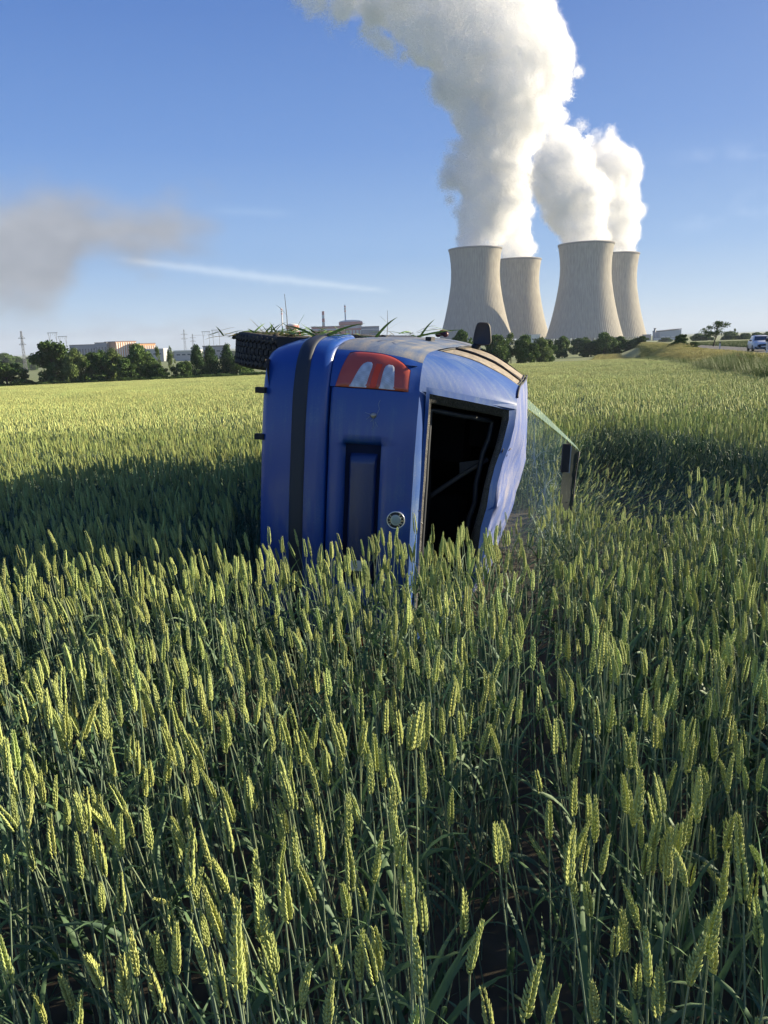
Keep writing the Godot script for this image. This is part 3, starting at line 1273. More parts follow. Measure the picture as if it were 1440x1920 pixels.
func slant(w: float, a: float) -> float:
	# the lamp's lower edge climbs towards the outside
	return w + .045 * clampf((a - 3.7) / 2.6, 0, 1) * clampf((.908 - w) / .336, 0, 1)

func belt(a: float, side: float) -> Vector3:
	return skin(a * side, .95)

func greenhouse(car: Node) -> void:
	# roof skin
	var s := st()
	var rows := []
	for i in 25:
		var t := i / 24.0
		var row := []
		for k in 25:
			var f := k / 12.0 - 1.0
			var side := 1.0 if f >= 0 else -1.0
			var rail := greenhouse_rail(t)
			var mid := Vector3(lerpf(.575, 2.47, t), 0, 1.0)
			# walk from the middle line out to the rail
			var g := absf(f)
			var crown := 1.388 + .042 * sin(PI * clampf(t * .9 + .05, 0, 1))
			var p := Vector3(lerpf(mid.x, rail.x, g * g), rail.y * g, lerpf(crown, rail.z, pow(g, 2.6)))
			row.append(mirrored(p, side))
		rows.append(row)
	sheet(s, rows)
	var roof := part("roof", done(s), mats.scraped, car)
	# drip rails
	for side in [1.0, -1.0]:
		s = st()
		var pts := []
		var rad := []
		for i in 21:
			var p := greenhouse_rail(lerpf(.28, .78, i / 20.0))
			pts.append(dent(mirrored(p + Vector3(0, .006, .002), side)))
			rad.append(.005)
		tube(s, pts, rad, 6)
		part("drip_rail", done(s), mats.black_trim, roof)
	for side in [1.0, -1.0]:
		# C pillar: from the hatch opening round the corner to the side window
		s = st()
		rows = []
		for i in 13:
			var f := i / 12.0
			var row := []
			for k in 19:
				var g := k / 18.0
				var low := belt(lerpf(3.87, 8.85, g), side)
				var rail := mirrored(greenhouse_rail(lerpf(.225, .40, g)), side)
				var p := low.lerp(rail, f)
				# the foot of the pillar curves into the shoulder
				p.y += side * .030 * sin(f * PI) * g
				p.x -= .018 * sin(f * PI) * (1.0 - g)
				row.append(p)
			rows.append(row)
		sheet(s, rows, side < 0)
		part("rear_pillar", done(s), mats.paint_dusty, car)
		# A pillar
		s = st()
		rows = []
		for i in 9:
			var f := i / 8.0
			var row := []
			for k in 5:
				var g := k / 4.0
				var low := belt(lerpf(plan_s(2.56), plan_s(2.92), g), side)
				var rail := mirrored(greenhouse_rail(lerpf(.715, .79, g)), side)
				row.append(low.lerp(rail, f) + Vector3(0, side * .02 * sin(f * PI), 0))
			rows.append(row)
		sheet(s, rows, side < 0)
		part("front_pillar", done(s), mats.paint_dusty, car)
		# side windows: one pane behind the door pillar, one in the door
		for pane in [["side_window", 8.85, plan_s(1.40), .40, .475], ["door_window", plan_s(1.46), plan_s(2.56), .485, .715]]:
			s = st()
			rows = []
			for i in 11:
				var f := i / 10.0
				var row := []
				for k in 13:
					var g := k / 12.0
					var low := belt(lerpf(pane[1], pane[2], g), side)
					var rail := mirrored(greenhouse_rail(lerpf(pane[3], pane[4], g)), side)
					var p := low.lerp(rail, lerpf(.03, .965, f))
					p.y += side * (.030 * sin(f * PI) - .007)
					row.append(p)
				rows.append(row)
			sheet(s, rows, side < 0)
			var w := part(pane[0], done(s), mats.dusty_glass, car)
			# rubber round the pane
			s = st()
			var loop := []
			for row in [rows[0], rows.map(func(q): return q[-1]), rows[-1], rows.map(func(q): return q[0])]:
				var pts := []
				var rad := []
				for p in row:
					pts.append(dent(p + Vector3(0, side * .006, 0)))
					rad.append(.0055)
				tube(s, pts, rad, 5)
			part("window_rubber", done(s), mats.black_trim, w)
		s = st()
		rows = []
		for i in 9:
			var f := i / 8.0
			var row := []
			for k in 3:
				var g := k / 2.0
				var p := belt(lerpf(plan_s(1.395), plan_s(1.465), g), side).lerp(mirrored(greenhouse_rail(lerpf(.474, .486, g)), side), f)
				p.y += side * .030 * sin(f * PI)
				row.append(p)
			rows.append(row)
		sheet(s, rows, side < 0)
		part("door_pillar", done(s), mats.black_trim, car)
	# the hatch frame round the missing rear window
	var outer := []
	for side in [1.0]:
		for k in 13: outer.append(hatch_point(k / 12.0 * 2.0 - 1.0, 0.0))
		for k in range(1, 11): outer.append(hatch_point(1.0, k / 10.0))
		for k in range(1, 13): outer.append(hatch_point(1.0 - k / 12.0 * 2.0, 1.0))
		for k in range(1, 10): outer.append(hatch_point(-1.0, 1.0 - k / 10.0))
	outer.append(outer[0])
	var centre := Vector3(.40, 0, 1.18)
	var rings := []
	for r in [[0.0, 0.0, 0.0], [.05, .004, .15], [.055, -.006, .155], [.115, -.010, .185], [.125, -.030, .19]]:
		var ring := []
		for p in outer:
			var q: Vector3 = p
			# the frame is wider along the roof edge
			var wide := lerpf(r[0], r[2], smoothstep(1.16, 1.36, q.z))
			var c := Vector3(lerpf(q.x, centre.x, wide), lerpf(q.y, 0, r[0]), lerpf(q.z, centre.z, wide * 1.25))
			ring.append(c + Vector3(-.7, 0, .7) * r[1])
		rings.append(ring)
	s = st()
	sheet(s, [rings[0], rings[1]])
	part("hatch_frame", done(s), mats.paint_dusty, car)
	s = st()
	sheet(s, [rings[1], rings[2], rings[3], rings[4]])
	part("window_gasket", done(s), mats.gasket, car)
	# inner lip, a dark trim roll further in
	s = st()
	var pts := []
	var rad := []
	for i in rings[4].size():
		var p: Vector3 = rings[4][i]
		pts.append(dent(Vector3(p.x + .07, p.y * .93, centre.z + (p.z - centre.z) * .86 - .03)))
		rad.append(.013)
	tube(s, pts, rad, 8)
	part("inner_trim", done(s), mats.strip, car)
	# torn sealant hanging in the opening
	for q in [[.44, 1.0, 9], [.02, 0.0, 4], [-.55, .0, 7]]:
		s = st()
		var r := RandomNumberGenerator.new()
		r.seed = q[2]
		var base := dent(hatch_point(q[0], q[1]) + Vector3(.03, 0, -.02))
		for j in 5:
			var p := base
			var path := [p]
			var rr := [.004]
			for i in 6:
				p += Vector3(r.randfn() * .012, r.randfn() * .02, r.randfn() * .014)
				path.append(p)
				rr.append(.003)
			tube(s, path, rr, 5)
		part("torn_sealant", done(s), mats.gasket, car)

func hatch_point(x: float, y: float) -> Vector3:
	# the slanting opening above the tailgate: x from -1 (right) to 1 (left), y from 0 (ledge) to 1 (roof edge)
	var low := Vector3(.186, .612 * x, .980)
	var rail := greenhouse_rail(absf(x) * .245)
	if x < 0: rail.y = -rail.y
	var p := low.lerp(rail, y)
	p.x -= .020 * sin(y * PI)
	return p

func cabin(car: Node) -> void:
	# dark lining inside the shell, open at the hatch and at the windscreen
	var s := st()
	var rows := []
	for i in 15:
		var u := lerpf(.64, 2.36, i / 14.0)
		var top := 1.325
		var row := []
		for q in [[-.68, .36], [-.73, .60], [-.72, .90], [-.56, 1.30], [-.50, top], [0.0, top + .03], [.50, top], [.56, 1.30], [.72, .90], [.73, .60], [.68, .36], [0.0, .33], [-.68, .36]]:
			row.append(Vector3(u, q[0], minf(q[1], top + .03)))
		rows.append(row)
	sheet(s, rows)
	var lining := part("cabin_lining", done(s), mats.cabin, car)
	s = st()
	rows = []
	for i in 5:
		var u := lerpf(.20, .66, i / 4.0)
		var row := []
		for q in [[-.70, .93], [-.72, .60], [-.66, .36], [0.0, .33], [.66, .36], [.72, .60], [.70, .93]]: row.append(Vector3(u, q[0], q[1]))
		rows.append(row)
	sheet(s, rows)
	part("boot_lining", done(s), mats.cabin, car)
	for side in [1.0, -1.0]:
		s = st()
		rows = []
		for i in 9:
			var f := i / 8.0
			var row := []
			for k in 9:
				var g := k / 8.0
				var p := belt(lerpf(4.2, 8.85, g), side).lerp(mirrored(greenhouse_rail(lerpf(.235, .40, g)), side), f)
				row.append(Vector3(p.x + .05, p.y * .94, p.z - .02))
			rows.append(row)
		sheet(s, rows, side < 0)
		part("pillar_lining", done(s), mats.cabin, car)
	# bulkhead with a gap through which daylight shows
	s = st()
	for b in [[-.70, .70, .36, .98], [-.70, .10, .98, 1.31], [.30, .60, .98, 1.31], [.10, .30, 1.10, 1.33]]:
		quad(s, dent(Vector3(2.30, b[0], b[2])), dent(Vector3(2.30, b[1], b[2])), dent(Vector3(2.30, b[1], b[3])), dent(Vector3(2.30, b[0], b[3])))
	part("dashboard", done(s), mats.cabin, car)
	s = st()
	rows = []
	for i in 9:
		var f := i / 8.0
		var row := []
		for k in 13:
			var y := (k / 6.0 - 1.0) * .62
			row.append(Vector3(.62 - .14 * f + .02 * cos(y * 9.0), y, lerpf(.36, .99, f) - .02 * absf(y)))
		rows.append(row)
	sheet(s, rows)
	part("rear_seat", done(s), mats.seat, car)
	for y in [.34, -.34]:
		s = st()
		box(s, Transform3D(Basis(Vector3(0, 1, 0), -.28), Vector3(1.38, y, .74)), Vector3(.13, .46, .72))
		var seat := part("front_seat", done(s), mats.seat, car)
		s = st()
		box(s, Transform3D(Basis(Vector3(0, 1, 0), -.2), Vector3(1.28, y, 1.19)), Vector3(.09, .26, .17))
		part("headrest", done(s), mats.seat, seat)
	# a loose belt and a strut crossing the opening
	s = st()
	var pts := []
	var rad := []
	for i in 9:
		var f := i / 8.0
		pts.append(Vector3(.70, lerpf(.225, -.01, f), lerpf(1.25, .945, f) - .006 * sin(f * PI)))
		rad.append(.014)
	tube(s, pts, rad, 6)
	part("seat_belt", done(s), mat(lin(.05, .05, .052), .6), car)
	s = st()
	tube(s, [Vector3(.62, .07, 1.268), Vector3(.62, -.21, 1.20)], [.014, .011], 8)
	part("gas_strut", done(s), mat(lin(.06, .055, .05), .5), car)
	s = st()
	for x in [.0, .02]: quad(s, Vector3(1.0 + x, .143, 1.073), Vector3(1.0 + x, .169, 1.195), Vector3(1.0 + x, .082, 1.125), Vector3(1.0 + x, .07, 1.079))
	part("pale_trim", done(s), mat(lin(.20, .20, .20), .7), car)

func underside(car: Node) -> void:
	var s := st()
	var rows := []
	for i in 20:
		var u := lerpf(.10, 3.72, i / 19.0)
		var row := []
		for k in 13:
			var y := (k / 6.0 - 1.0) * .70
			row.append(Vector3(u, y, .24 + .02 * sin(u * 7.0) + .015 * cos(y * 12.0)))
		rows.append(row)
	sheet(s, rows)
	part("floor_pan", done(s), mats.underside, car)
	s = st()
	tube(s, [Vector3(.72, -.66, .22), Vector3(.72, .66, .20)], [.035, .035], 10)
	part("rear_axle", done(s), mats.underside, car)
	s = st()
	tube(s, [Vector3(.10, -.42, .23), Vector3(.5, -.42, .22), Vector3(.9, -.30, .20), Vector3(3.0, -.1, .20)], [.022, .022, .022, .022], 8)
	part("exhaust_pipe", done(s), mats.metal, car)
	s = st()
	boxat(s, Vector3(1.15, .1, .20), Vector3(.45, .8, .10))
	part("fuel_tank", done(s), mats.underside, car)
	# inner shell behind the panel gaps
	s = st()
	sheet(s, patch(-6.4, 6.4, 48, .26, .94, 6, -.065))
	part("inner_shell", done(s), mats.black_trim, car)
	for side in [1.0, -1.0]:
		for c in [.72, 3.17]:
			rows = []
			for i in 2:
				var row := []
				for k in 15:
					var a := lerpf(-.15, PI + .15, k / 14.0)
					row.append(Vector3(c + cos(a) * .335, side * (.80 if i == 0 else .50), .25 + sin(a) * .335))
				rows.append(row)
			s = st()
			grid(s, rows)
			part("wheel_arch", done(s), mats.black_trim, car)

func wheel(car: Node, u: float, side: float) -> void:
	# tyre and rim, hanging a little out of the arch
	var at := Vector3(u, side * .715, .150)
	var f := Transform3D(Basis(Vector3(1, 0, 0), Vector3(0, side, 0), Vector3(0, 0, side)), at) * Transform3D(Basis(Vector3(1, 0, 0), .05), Vector3.ZERO)
	var hub := Node3D.new()
	hub.name = "wheel"
	car.add_child(hub, true)
	hub.transform = f
	var s := st()
	lathe(s, [Vector2(.175, -.07), Vector2(.20, -.085), Vector2(.245, -.090), Vector2(.268, -.083), Vector2(.274, -.072), Vector2(.274, .072), Vector2(.268, .083), Vector2(.245, .090), Vector2(.20, .085), Vector2(.175, .07)], 48)
	# tread blocks in five ribs
	for rib in 5:
		var y := (rib - 2) * .030
		var n := 64
		for k in n:
			var a := TAU * (k + (.5 if rib % 2 else 0.0)) / n
			var b := Basis(Vector3(cos(a), 0, sin(a)), Vector3.UP, Vector3(-sin(a), 0, cos(a)))
			b = b.rotated(Vector3(cos(a), 0, sin(a)), .35 * (rib - 2))
			box(s, Transform3D(b, Vector3(cos(a) * .277, y, sin(a) * .277)), Vector3(.012, .024, .0215))
	part("tyre", done(s), mats.rubber, hub)
	s = st()
	lathe(s, [Vector2(.178, -.07), Vector2(.165, -.055), Vector2(.160, .03), Vector2(.10, .045), Vector2(.05, .060), Vector2(0, .062)], 40)
	for k in 8:
		var a := TAU * k / 8
		boxat(s, Vector3(cos(a) * .12, .045, sin(a) * .12), Vector3(.03, .012, .03))
	part("rim", done(s), mats.metal, hub)

func door_mirror(car: Node) -> void:
	# a black plastic shell on a short foot
	var s := st()
	var rows := []
	for i in 9:
		var f := i / 8.0
		var row := []
		for k in 25:
			var a := TAU * (k % 24) / 24
			var c := Vector2(signf(cos(a)) * pow(absf(cos(a)), .45), signf(sin(a)) * pow(absf(sin(a)), .45))
			var shrink := sqrt(maxf(.0, 1.0 - pow(maxf(0, f - .15) / .85, 2.4))) if f < 1 else 0.0
			if f == 0: shrink = .93
			row.append(Vector3(2.44 + .085 * f, .862 + c.x * .082 * shrink, 1.035 + c.y * (.062 - .012 * c.x) * shrink))
		rows.append(row)
	grid(s, rows)
	var m := part("door_mirror", done(s), mats.black_trim, car)
	s = st()
	rows = []
	for q in [.955, .80, 0.0]:
		var row := []
		for k in 25:
			var a := TAU * (k % 24) / 24
			var c := Vector2(signf(cos(a)) * pow(absf(cos(a)), .45), signf(sin(a)) * pow(absf(sin(a)), .45))
			row.append(Vector3(2.438 + (.008 if q < .9 else 0.0), .862 + c.x * .08 * q, 1.035 + c.y * (.06 - .012 * c.x) * q))
		rows.append(row)
	grid(s, rows)
	part("mirror_glass", done(s), mats.strip, m)
	s = st()
	tube(s, [Vector3(2.47, .74, .985), Vector3(2.47, .775, .995), Vector3(2.475, .81, 1.015)], [.045, .03, .024], 10)
	part("mirror_foot", done(s), mats.black_trim, m)
	# a torn lamp hanging at the wing
	s = st()
	var at := Vector3(3.05, .835, .66)
	for q in [Vector3(0, .01, -.03), Vector3(.01, .022, .0), Vector3(0, .012, .028)]:
		var sp := SphereMesh.new()
		sp.radius = .026
		sp.height = .05
		sp.radial_segments = 10
		sp.rings = 6
		s.append_from(sp, 0, Transform3D(Basis(), at + q))
	tube(s, [at + Vector3(0, -.05, .03), at], [.008, .006], 6)
	part("torn_repeater_lamp", done(s), mats.torn_red if mats.has("torn_red") else torn_red(), car)

func torn_red() -> Material:
	mats.torn_red = mat(lin(.06, .008, .012), .4)
	return mats.torn_red

func windscreen() -> void:
	# the popped-out laminated windscreen stands in the wheat beyond the roof
	var o := thing("cracked_windscreen", "shattered windscreen glass standing in the wheat beside the car roof", "windscreen")
	var top_l := Vector3(.92, 1.19, -5.35)
	var top_r := Vector3(1.40, .80, -5.45)
	var bot_l := Vector3(.82, .16, -5.25)
	var bot_r := Vector3(1.30, .08, -5.35)
	var glass := mat(lin(.52, .72, .62), .12)
	glass.transparency = BaseMaterial3D.TRANSPARENCY_ALPHA
	glass.albedo_color.a = .13
	var s := st()
	var rows := []
	for i in 9:
		var f := i / 8.0
		var row := []
		for k in 9:
			var g := k / 8.0
			var p := top_l.lerp(top_r, g).lerp(bot_l.lerp(bot_r, g), f)
			p += Vector3(0, 0, .06 * sin(g * PI) + .02 * sin(f * 7.0 + g * 3.0))
			row.append(p)
		rows.append(row)
	grid(s, rows)
	var pane := part("glass_sheet", done(s), glass, o)
	# the folded upper strip
	s = st()
	var strip_rows := []
	for i in 3:
		var row := []
		for k in 9:
			var g := k / 8.0
			row.append(rows[0][k] + Vector3(.005, .010 + .085 * i / 2.0 * (1.0 - g * .75), -.10 * i / 2.0))
		strip_rows.append(row)
	grid(s, strip_rows)
	var milky := mat(lin(.34, .50, .42), .35)
	milky.transparency = BaseMaterial3D.TRANSPARENCY_ALPHA
	milky.albedo_color.a = .34
	part("folded_edge", done(s), milky, o)
	# cracks: fine white lines running through the sheet
	var r := RandomNumberGenerator.new()
	r.seed = 31
	s = st()
	for c in 3:
		var hub := Vector2([.35, .55, .70][c], [.30, .48, .75][c])
		for i in 30:
			var a := r.randf() * TAU
			var p := hub
			for j in r.randi_range(3, 8):
				var q := p + Vector2(cos(a), sin(a)) * r.randf_range(.03, .07)
				a += r.randfn() * .35
				if q.x < 0 or q.x > 1 or q.y < 0 or q.y > 1: break
				bar(s, on_sheet(rows, p), on_sheet(rows, q), .0014)
				p = q
	var cr := part("crack_lines", done(s), mat(lin(.42, .50, .47), .5), pane)
	cr.set_meta("kind", "stuff")
	# blackened border along the outer edge, with the mirror base stuck to it
	s = st()
	var border := []
	for i in 9:
		border.append([rows[i][6] + Vector3(.02, 0, .005), rows[i][7] + Vector3(0, 0, .006), rows[i][8] + Vector3(0, 0, .004)])
	grid(s, border)
	var dark := mat(lin(.02, .028, .03), .3)
	dark.transparency = BaseMaterial3D.TRANSPARENCY_ALPHA
	dark.albedo_color.a = .93
	part("dark_border", done(s), dark, o)
	s = st()
	var frame := []
	var fr := []
	for i in 9:
		frame.append(rows[i][8] + Vector3(.006, 0, .006))
		fr.append(.006)
	tube(s, frame, fr, 6)
	part("edge_seal", done(s), mats.strip, o)
	s = st()
	box(s, Transform3D(Basis(Vector3.UP, .1) * Basis(Vector3.BACK, -.06), on_sheet(rows, Vector2(.80, .14)) + Vector3(0, 0, .02)), Vector3(.055, .20, .018))
	part("mirror_base", done(s), mats.black_trim, o)
	s = st()
	box(s, Transform3D(Basis(Vector3.UP, .1) * Basis(Vector3.BACK, -.06), on_sheet(rows, Vector2(.83, .14)) + Vector3(.01, 0, .031)), Vector3(.022, .19, .004))
	part("mirror_face", done(s), mat(lin(.30, .34, .36), .3), o)

func on_sheet(rows: Array, p: Vector2) -> Vector3:
	var x := clampf(p.x, 0, .999) * 8.0
	var y := clampf(p.y, 0, .999) * 8.0
	var i := int(y)
	var k := int(x)
	var a: Vector3 = rows[i][k].lerp(rows[i][k + 1], x - k)
	var b: Vector3 = rows[i + 1][k].lerp(rows[i + 1][k + 1], x - k)
	return a.lerp(b, y - i) + Vector3(0, 0, .003)

# ---------- plant buildings, pylons ----------
func block(o: Node, called: String, m: Material, size: Vector3, at: Vector3, turn := 0.0) -> MeshInstance3D:
	var s := st()
	box(s, Transform3D(Basis(Vector3.UP, turn), at + Vector3(0, size.y * .5, 0)), size)
	return part(called, done(s), m, o)

func grounded(x: float, z: float) -> Vector3:
	return Vector3(x, ground_y(x, z) - .3, z)

func build_plant() -> void:
	var grey := mat(lin(.20, .22, .27), .8)
	var pale := mat(lin(.55, .55, .53), .8)
	var orange := mat(lin(.55, .26, .13), .8)
	var red := mat(lin(.55, .17, .13), .8)
	var white := mat(lin(.66, .65, .62), .8)
	var glass := mat(lin(.05, .07, .10), .2)
	var grey2 := mat(lin(.36, .37, .38), .8)
	var roofing := mat(lin(.12, .12, .13), .9)
	var steel := mat(lin(.22, .23, .25), .6, .3)
	# the long hall on the left
	for h in [[Vector3(-333.5, 0, -900), 29.4, 9.5, grey, "grey clad hall at the left end of the plant", "grey"], [Vector3(-312.2, 0, -898), 13.2, 11.2, grey, "taller grey stair block joining the grey and orange halls", "tall"],
			[Vector3(-295.2, 0, -902), 20.6, 11.9, orange, "orange lit hall with pale vertical fins", "fins"], [Vector3(-274.2, 0, -905), 20.6, 8.9, orange, "lower orange hall right of the finned hall", "low"]]:
		var b := grounded(h[0].x, h[0].z)
		var o := thing("industrial_hall", h[4], "building", b, "halls on the left")
		var top: float = h[2] - b.y
		if h[3] == orange:
			o.rotation.y = deg_to_rad(48)
			h[1] *= 1.25
		block(o, "wall", h[3], Vector3(h[1], top, 24), Vector3.ZERO)
		block(o, "roof", roofing, Vector3(h[1] + .6, .7, 24.6), Vector3(0, top, 0))
		var n := 9 if h[1] > 15 else 4
		for k in n:
			var x: float = (k + .5) / n * h[1] - h[1] * .5
			if h[5] == "fins" or h[5] == "low":
				block(o, "fin", white if h[5] == "fins" else pale, Vector3(h[1] / n * .42, top - 1.0 if h[5] == "fins" else top * .35, .5), Vector3(x, .4 if h[5] == "fins" else top * .55, 12.2))
			else:
				block(o, "window", glass, Vector3(h[1] / n * .5, top * .6, .3), Vector3(x, top * .2, 12.1))
	for h in [[Vector3(-228.6, 0, -800), 22.7, 1.9, grey2, "low white building right of the orange hall"], [Vector3(-189.2, 0, -780), 24.3, -.6, grey2, "low long white shed left of the conifers"], [Vector3(-168.7, 0, -820), 25.5, 3.2, grey, "dark roofed low building above the conifers"], [Vector3(186.1, 0, -950), 14.2, 4.8, white, "small white building glinting between the left towers and the largest tower"]]:
		var b := grounded(h[0].x, h[0].z)
		var o := thing("low_building", h[4], "building", b)
		var top: float = h[2] - b.y
		block(o, "wall", h[3], Vector3(h[1], top, 14), Vector3.ZERO)
		block(o, "roof", roofing if h[3] == grey else white, Vector3(h[1] + 1.0, 1.1, 15), Vector3(0, top, 0))
		for k in 4: block(o, "window", glass, Vector3(h[1] * .14, 1.4, .3), Vector3((k - 1.5) * h[1] * .22, top * .6, 7.1))
	# reactor buildings: square base, banded drum, shallow dome, slim stack
	for q in [[Vector3(-162.6, 0, -1500), 12.4, 42.3, "smaller looking reactor drum behind the car wheel", Vector3(-18.3, 0, 4), 71.8], [Vector3(-50.0, 0, -1450), 21.2, 44.2, "banded reactor drum with a slim stack above the car", Vector3(-9.4, 0, 2), 71.0]]:
		var b := grounded(q[0].x, q[0].z)
		var o := thing("reactor_building", q[3], "building", b)
		var r: float = q[1]
		var top: float = q[2] - b.y
		block(o, "base", red, Vector3(r * 2.15, top * .72, r * 2.1), Vector3(0, 0, 0))
		var s := st()
		lathe(s, [Vector2(r * .92, top * .70), Vector2(r * .92, top * .84)], 40)
		part("lower_drum", done(s), white, o)
		s = st()
		lathe(s, [Vector2(r * .94, top * .82), Vector2(r * 1.03, top * .84), Vector2(r * 1.03, top * .93), Vector2(r * .98, top * .94)], 40)
		part("upper_drum", done(s), red, o)
		s = st()
		lathe(s, [Vector2(r * 1.0, top * .925), Vector2(r * 1.0, top * .955), Vector2(r * .7, top * .985), Vector2(r * .35, top), Vector2(0, top * 1.004)], 40)
		part("dome", done(s), pale, o)
		for k in 7: block(o, "panel", white, Vector3(r * .2, top * .2, .4), Vector3((k - 3) * r * .29, top * .45, r * 1.06))
		s = st()
		lathe(s, [Vector2(1.5, 0), Vector2(1.15, q[5] - b.y), Vector2(0, q[5] - b.y)], 16, Transform3D(Basis(), q[4]))
		var stack := part("stack", done(s), pale, o)
		for k in 3:
			s = st()
			var y: float = (q[5] - b.y) * (.975 - .05 * k)
			lathe(s, [Vector2(1.2, y), Vector2(1.75, y), Vector2(1.75, y - 1.6), Vector2(1.3, y - 1.6)], 16, Transform3D(Basis(), q[4]))
			part("stack_ring", done(s), red if k % 2 == 0 else steel, stack)
	var c := grounded(-96.4, -1400)
	var ch := thing("striped_chimney", "red and white striped chimney left of the large reactor drum", "chimney", c)
	for k in 6:
		var h0 := 22.0 - c.y + k * 6.2 if k else 0.0
		var h1 := 22.0 - c.y + (k + 1) * 6.2
		var s := st()
		lathe(s, [Vector2(2.7 - k * .1, h0), Vector2(2.6 - k * .1, h1)] + ([Vector2(0, h1)] if k == 5 else []), 20)
		part("band", done(s), red if k % 2 == 1 else white, ch)
	for h in [[Vector3(-88.5, 0, -1400), 57.0, 32.1, red, "long dark red turbine hall below the striped chimney"], [Vector3(-14.5, 0, -1430), 32.0, 30.4, grey, "grey hall right of the large reactor drum"]]:
		var b := grounded(h[0].x, h[0].z)
		var o := thing("turbine_hall", h[4], "building", b)
		var top: float = h[2] - b.y
		block(o, "wall", h[3], Vector3(h[1], top, 30), Vector3.ZERO)
		block(o, "band", pale, Vector3(h[1] + .4, 2.2, 30.4), Vector3(0, top * .86, 0))
		block(o, "roof", roofing, Vector3(h[1] + .8, 1.0, 31), Vector3(0, top, 0))
	# box hall on the right
	var b2 := grounded(402.6, -1100)
	var o2 := thing("box_hall", "pale grey windowless box hall right of the towers", "building", b2)
	var t2 := 7.6 - b2.y
	block(o2, "wall", mat(lin(.36, .39, .43), .8), Vector3(29, t2 - 1.0, 30), Vector3.ZERO)
	var s3 := st()
	quad(s3, Vector3(-14.8, t2 - 2.4, 15.3), Vector3(14.8, t2, 15.3), Vector3(14.8, t2, -15.3), Vector3(-14.8, t2 - 2.4, -15.3))
	box(s3, Transform3D(Basis(Vector3.BACK, .08), Vector3(0, t2 - 1.0, 0)), Vector3(29.6, 1.2, 30.6))
	part("roof", done(s3), roofing, o2)
	for k in 4: block(o2, "panel", pale, Vector3(4.6, 5.0, .4), Vector3(-10.5 + k * 7, .5, 15.1))
	var b3 := grounded(371.2, -1090)
	var o3 := thing("small_hall", "small reddish hall between the rightmost tower and the box hall", "building", b3)
	block(o3, "wall", mat(lin(.36, .30, .28), .8), Vector3(8, 1.0 - b3.y, 12), Vector3.ZERO)
	block(o3, "roof", roofing, Vector3(8.6, .8, 12.6), Vector3(0, 1.0 - b3.y, 0))
	var b4 := grounded(380.5, -1085)
	var o4 := thing("grey_chimney", "short grey chimney left of the box hall", "chimney", b4)
	var s4 := st()
	lathe(s4, [Vector2(1.6, 0), Vector2(1.3, 9.7 - b4.y), Vector2(0, 9.7 - b4.y)], 14)
	part("shaft", done(s4), steel, o4)
	s4 = st()
	lathe(s4, [Vector2(1.3, 8.6 - b4.y), Vector2(1.7, 8.6 - b4.y), Vector2(1.7, 9.9 - b4.y), Vector2(1.2, 9.9 - b4.y)], 14)
	part("cap", done(s4), roofing, o4)
	var b5 := grounded(392.0, -1060)
	var o5 := thing("low_wall", "long low pale wall in front of the box hall", "wall", b5)
	block(o5, "wall", pale, Vector3(42, 3.4, 1.0), Vector3.ZERO)
	block(o5, "coping", roofing, Vector3(42.4, .4, 1.4), Vector3(0, 3.4, 0))
	# pylons
	for p in [[Vector3(-189.4, 0, -420), 13.6, 0, "thin lattice pylon standing alone above the far left field"], [Vector3(-329.3, 0, -800), 21.8, 1, "wide portal pylon behind the biggest left tree"], [Vector3(-343.5, 0, -860), 19.2, 1, "smaller portal pylon just right of the wide portal one"],
			[Vector3(-196.6, 0, -800), 21.0, 0, "tall slim pylon left of the conifers"], [Vector3(-211.7, 0, -900), 18.4, 0, "shorter slim pylon beside the tall slim one"], [Vector3(-207.1, 0, -950), 21.4, 1, "portal pylon left of the neighbouring wide one above the conifers"], [Vector3(-184.9, 0, -900), 21.7, 1, "portal pylon above the conifers, nearest to the car wheel"]]:
		var b := grounded(p[0].x, p[0].z)
		var o := thing("pylon", p[3], "pylon", b, "power line pylons")
		var h: float = p[1] - b.y
		var k := 1.0 if p[0].z < -700 else .55
		var s := st()
		if p[2] == 0:
			for q in [Vector2(-1, -1), Vector2(1, -1), Vector2(-1, 1), Vector2(1, 1)]: bar(s, Vector3(q.x * 1.3 * k, 0, q.y * 1.3 * k), Vector3(q.x * .25, h, q.y * .25), .16)
			for i in 8:
				var y0 := h * i / 8.0
				var y1 := h * (i + 1) / 8.0
				var w0 := lerpf(1.3 * k, .25, i / 8.0)
				var w1 := lerpf(1.3 * k, .25, (i + 1) / 8.0)
				bar(s, Vector3(-w0, y0, w0), Vector3(w1, y1, w1), .1)
				bar(s, Vector3(w0, y0, -w0), Vector3(-w1, y1, -w1), .1)
			part("mast", done(s), steel, o)
			for y in [.70, .84]:
				s = st()
				bar(s, Vector3(-3.4 * k, h * y, 0), Vector3(3.4 * k, h * y, 0), .22)
				bar(s, Vector3(-3.4 * k, h * y, 0), Vector3(0, h * y + 1.6, 0), .12)
				bar(s, Vector3(3.4 * k, h * y, 0), Vector3(0, h * y + 1.6, 0), .12)
				part("cross_arm", done(s), steel, o)
		else:
			for x in [-3.6, 3.6]:
				s = st()
				bar(s, Vector3(x * .7, 0, 0), Vector3(x, h * .62, 0), .34)
				bar(s, Vector3(x, h * .62, 0), Vector3(x * 1.05, h, 0), .34)
				bar(s, Vector3(x * .7, 0, 0), Vector3(0, h * .5, 0), .2)
				bar(s, Vector3(x, h * .75, 0), Vector3(x * .4, h, 0), .2)
				part("leg", done(s), steel, o)
			s = st()
			bar(s, Vector3(-5.2, h, 0), Vector3(5.2, h, 0), .5)
			part("cross_arm", done(s), steel, o)
			for x in [-4.6, 0.0, 4.6]:
				s = st()
				bar(s, Vector3(x, h, 0), Vector3(x, h - 2.4, 0), .2)
				part("insulator", done(s), steel, o)

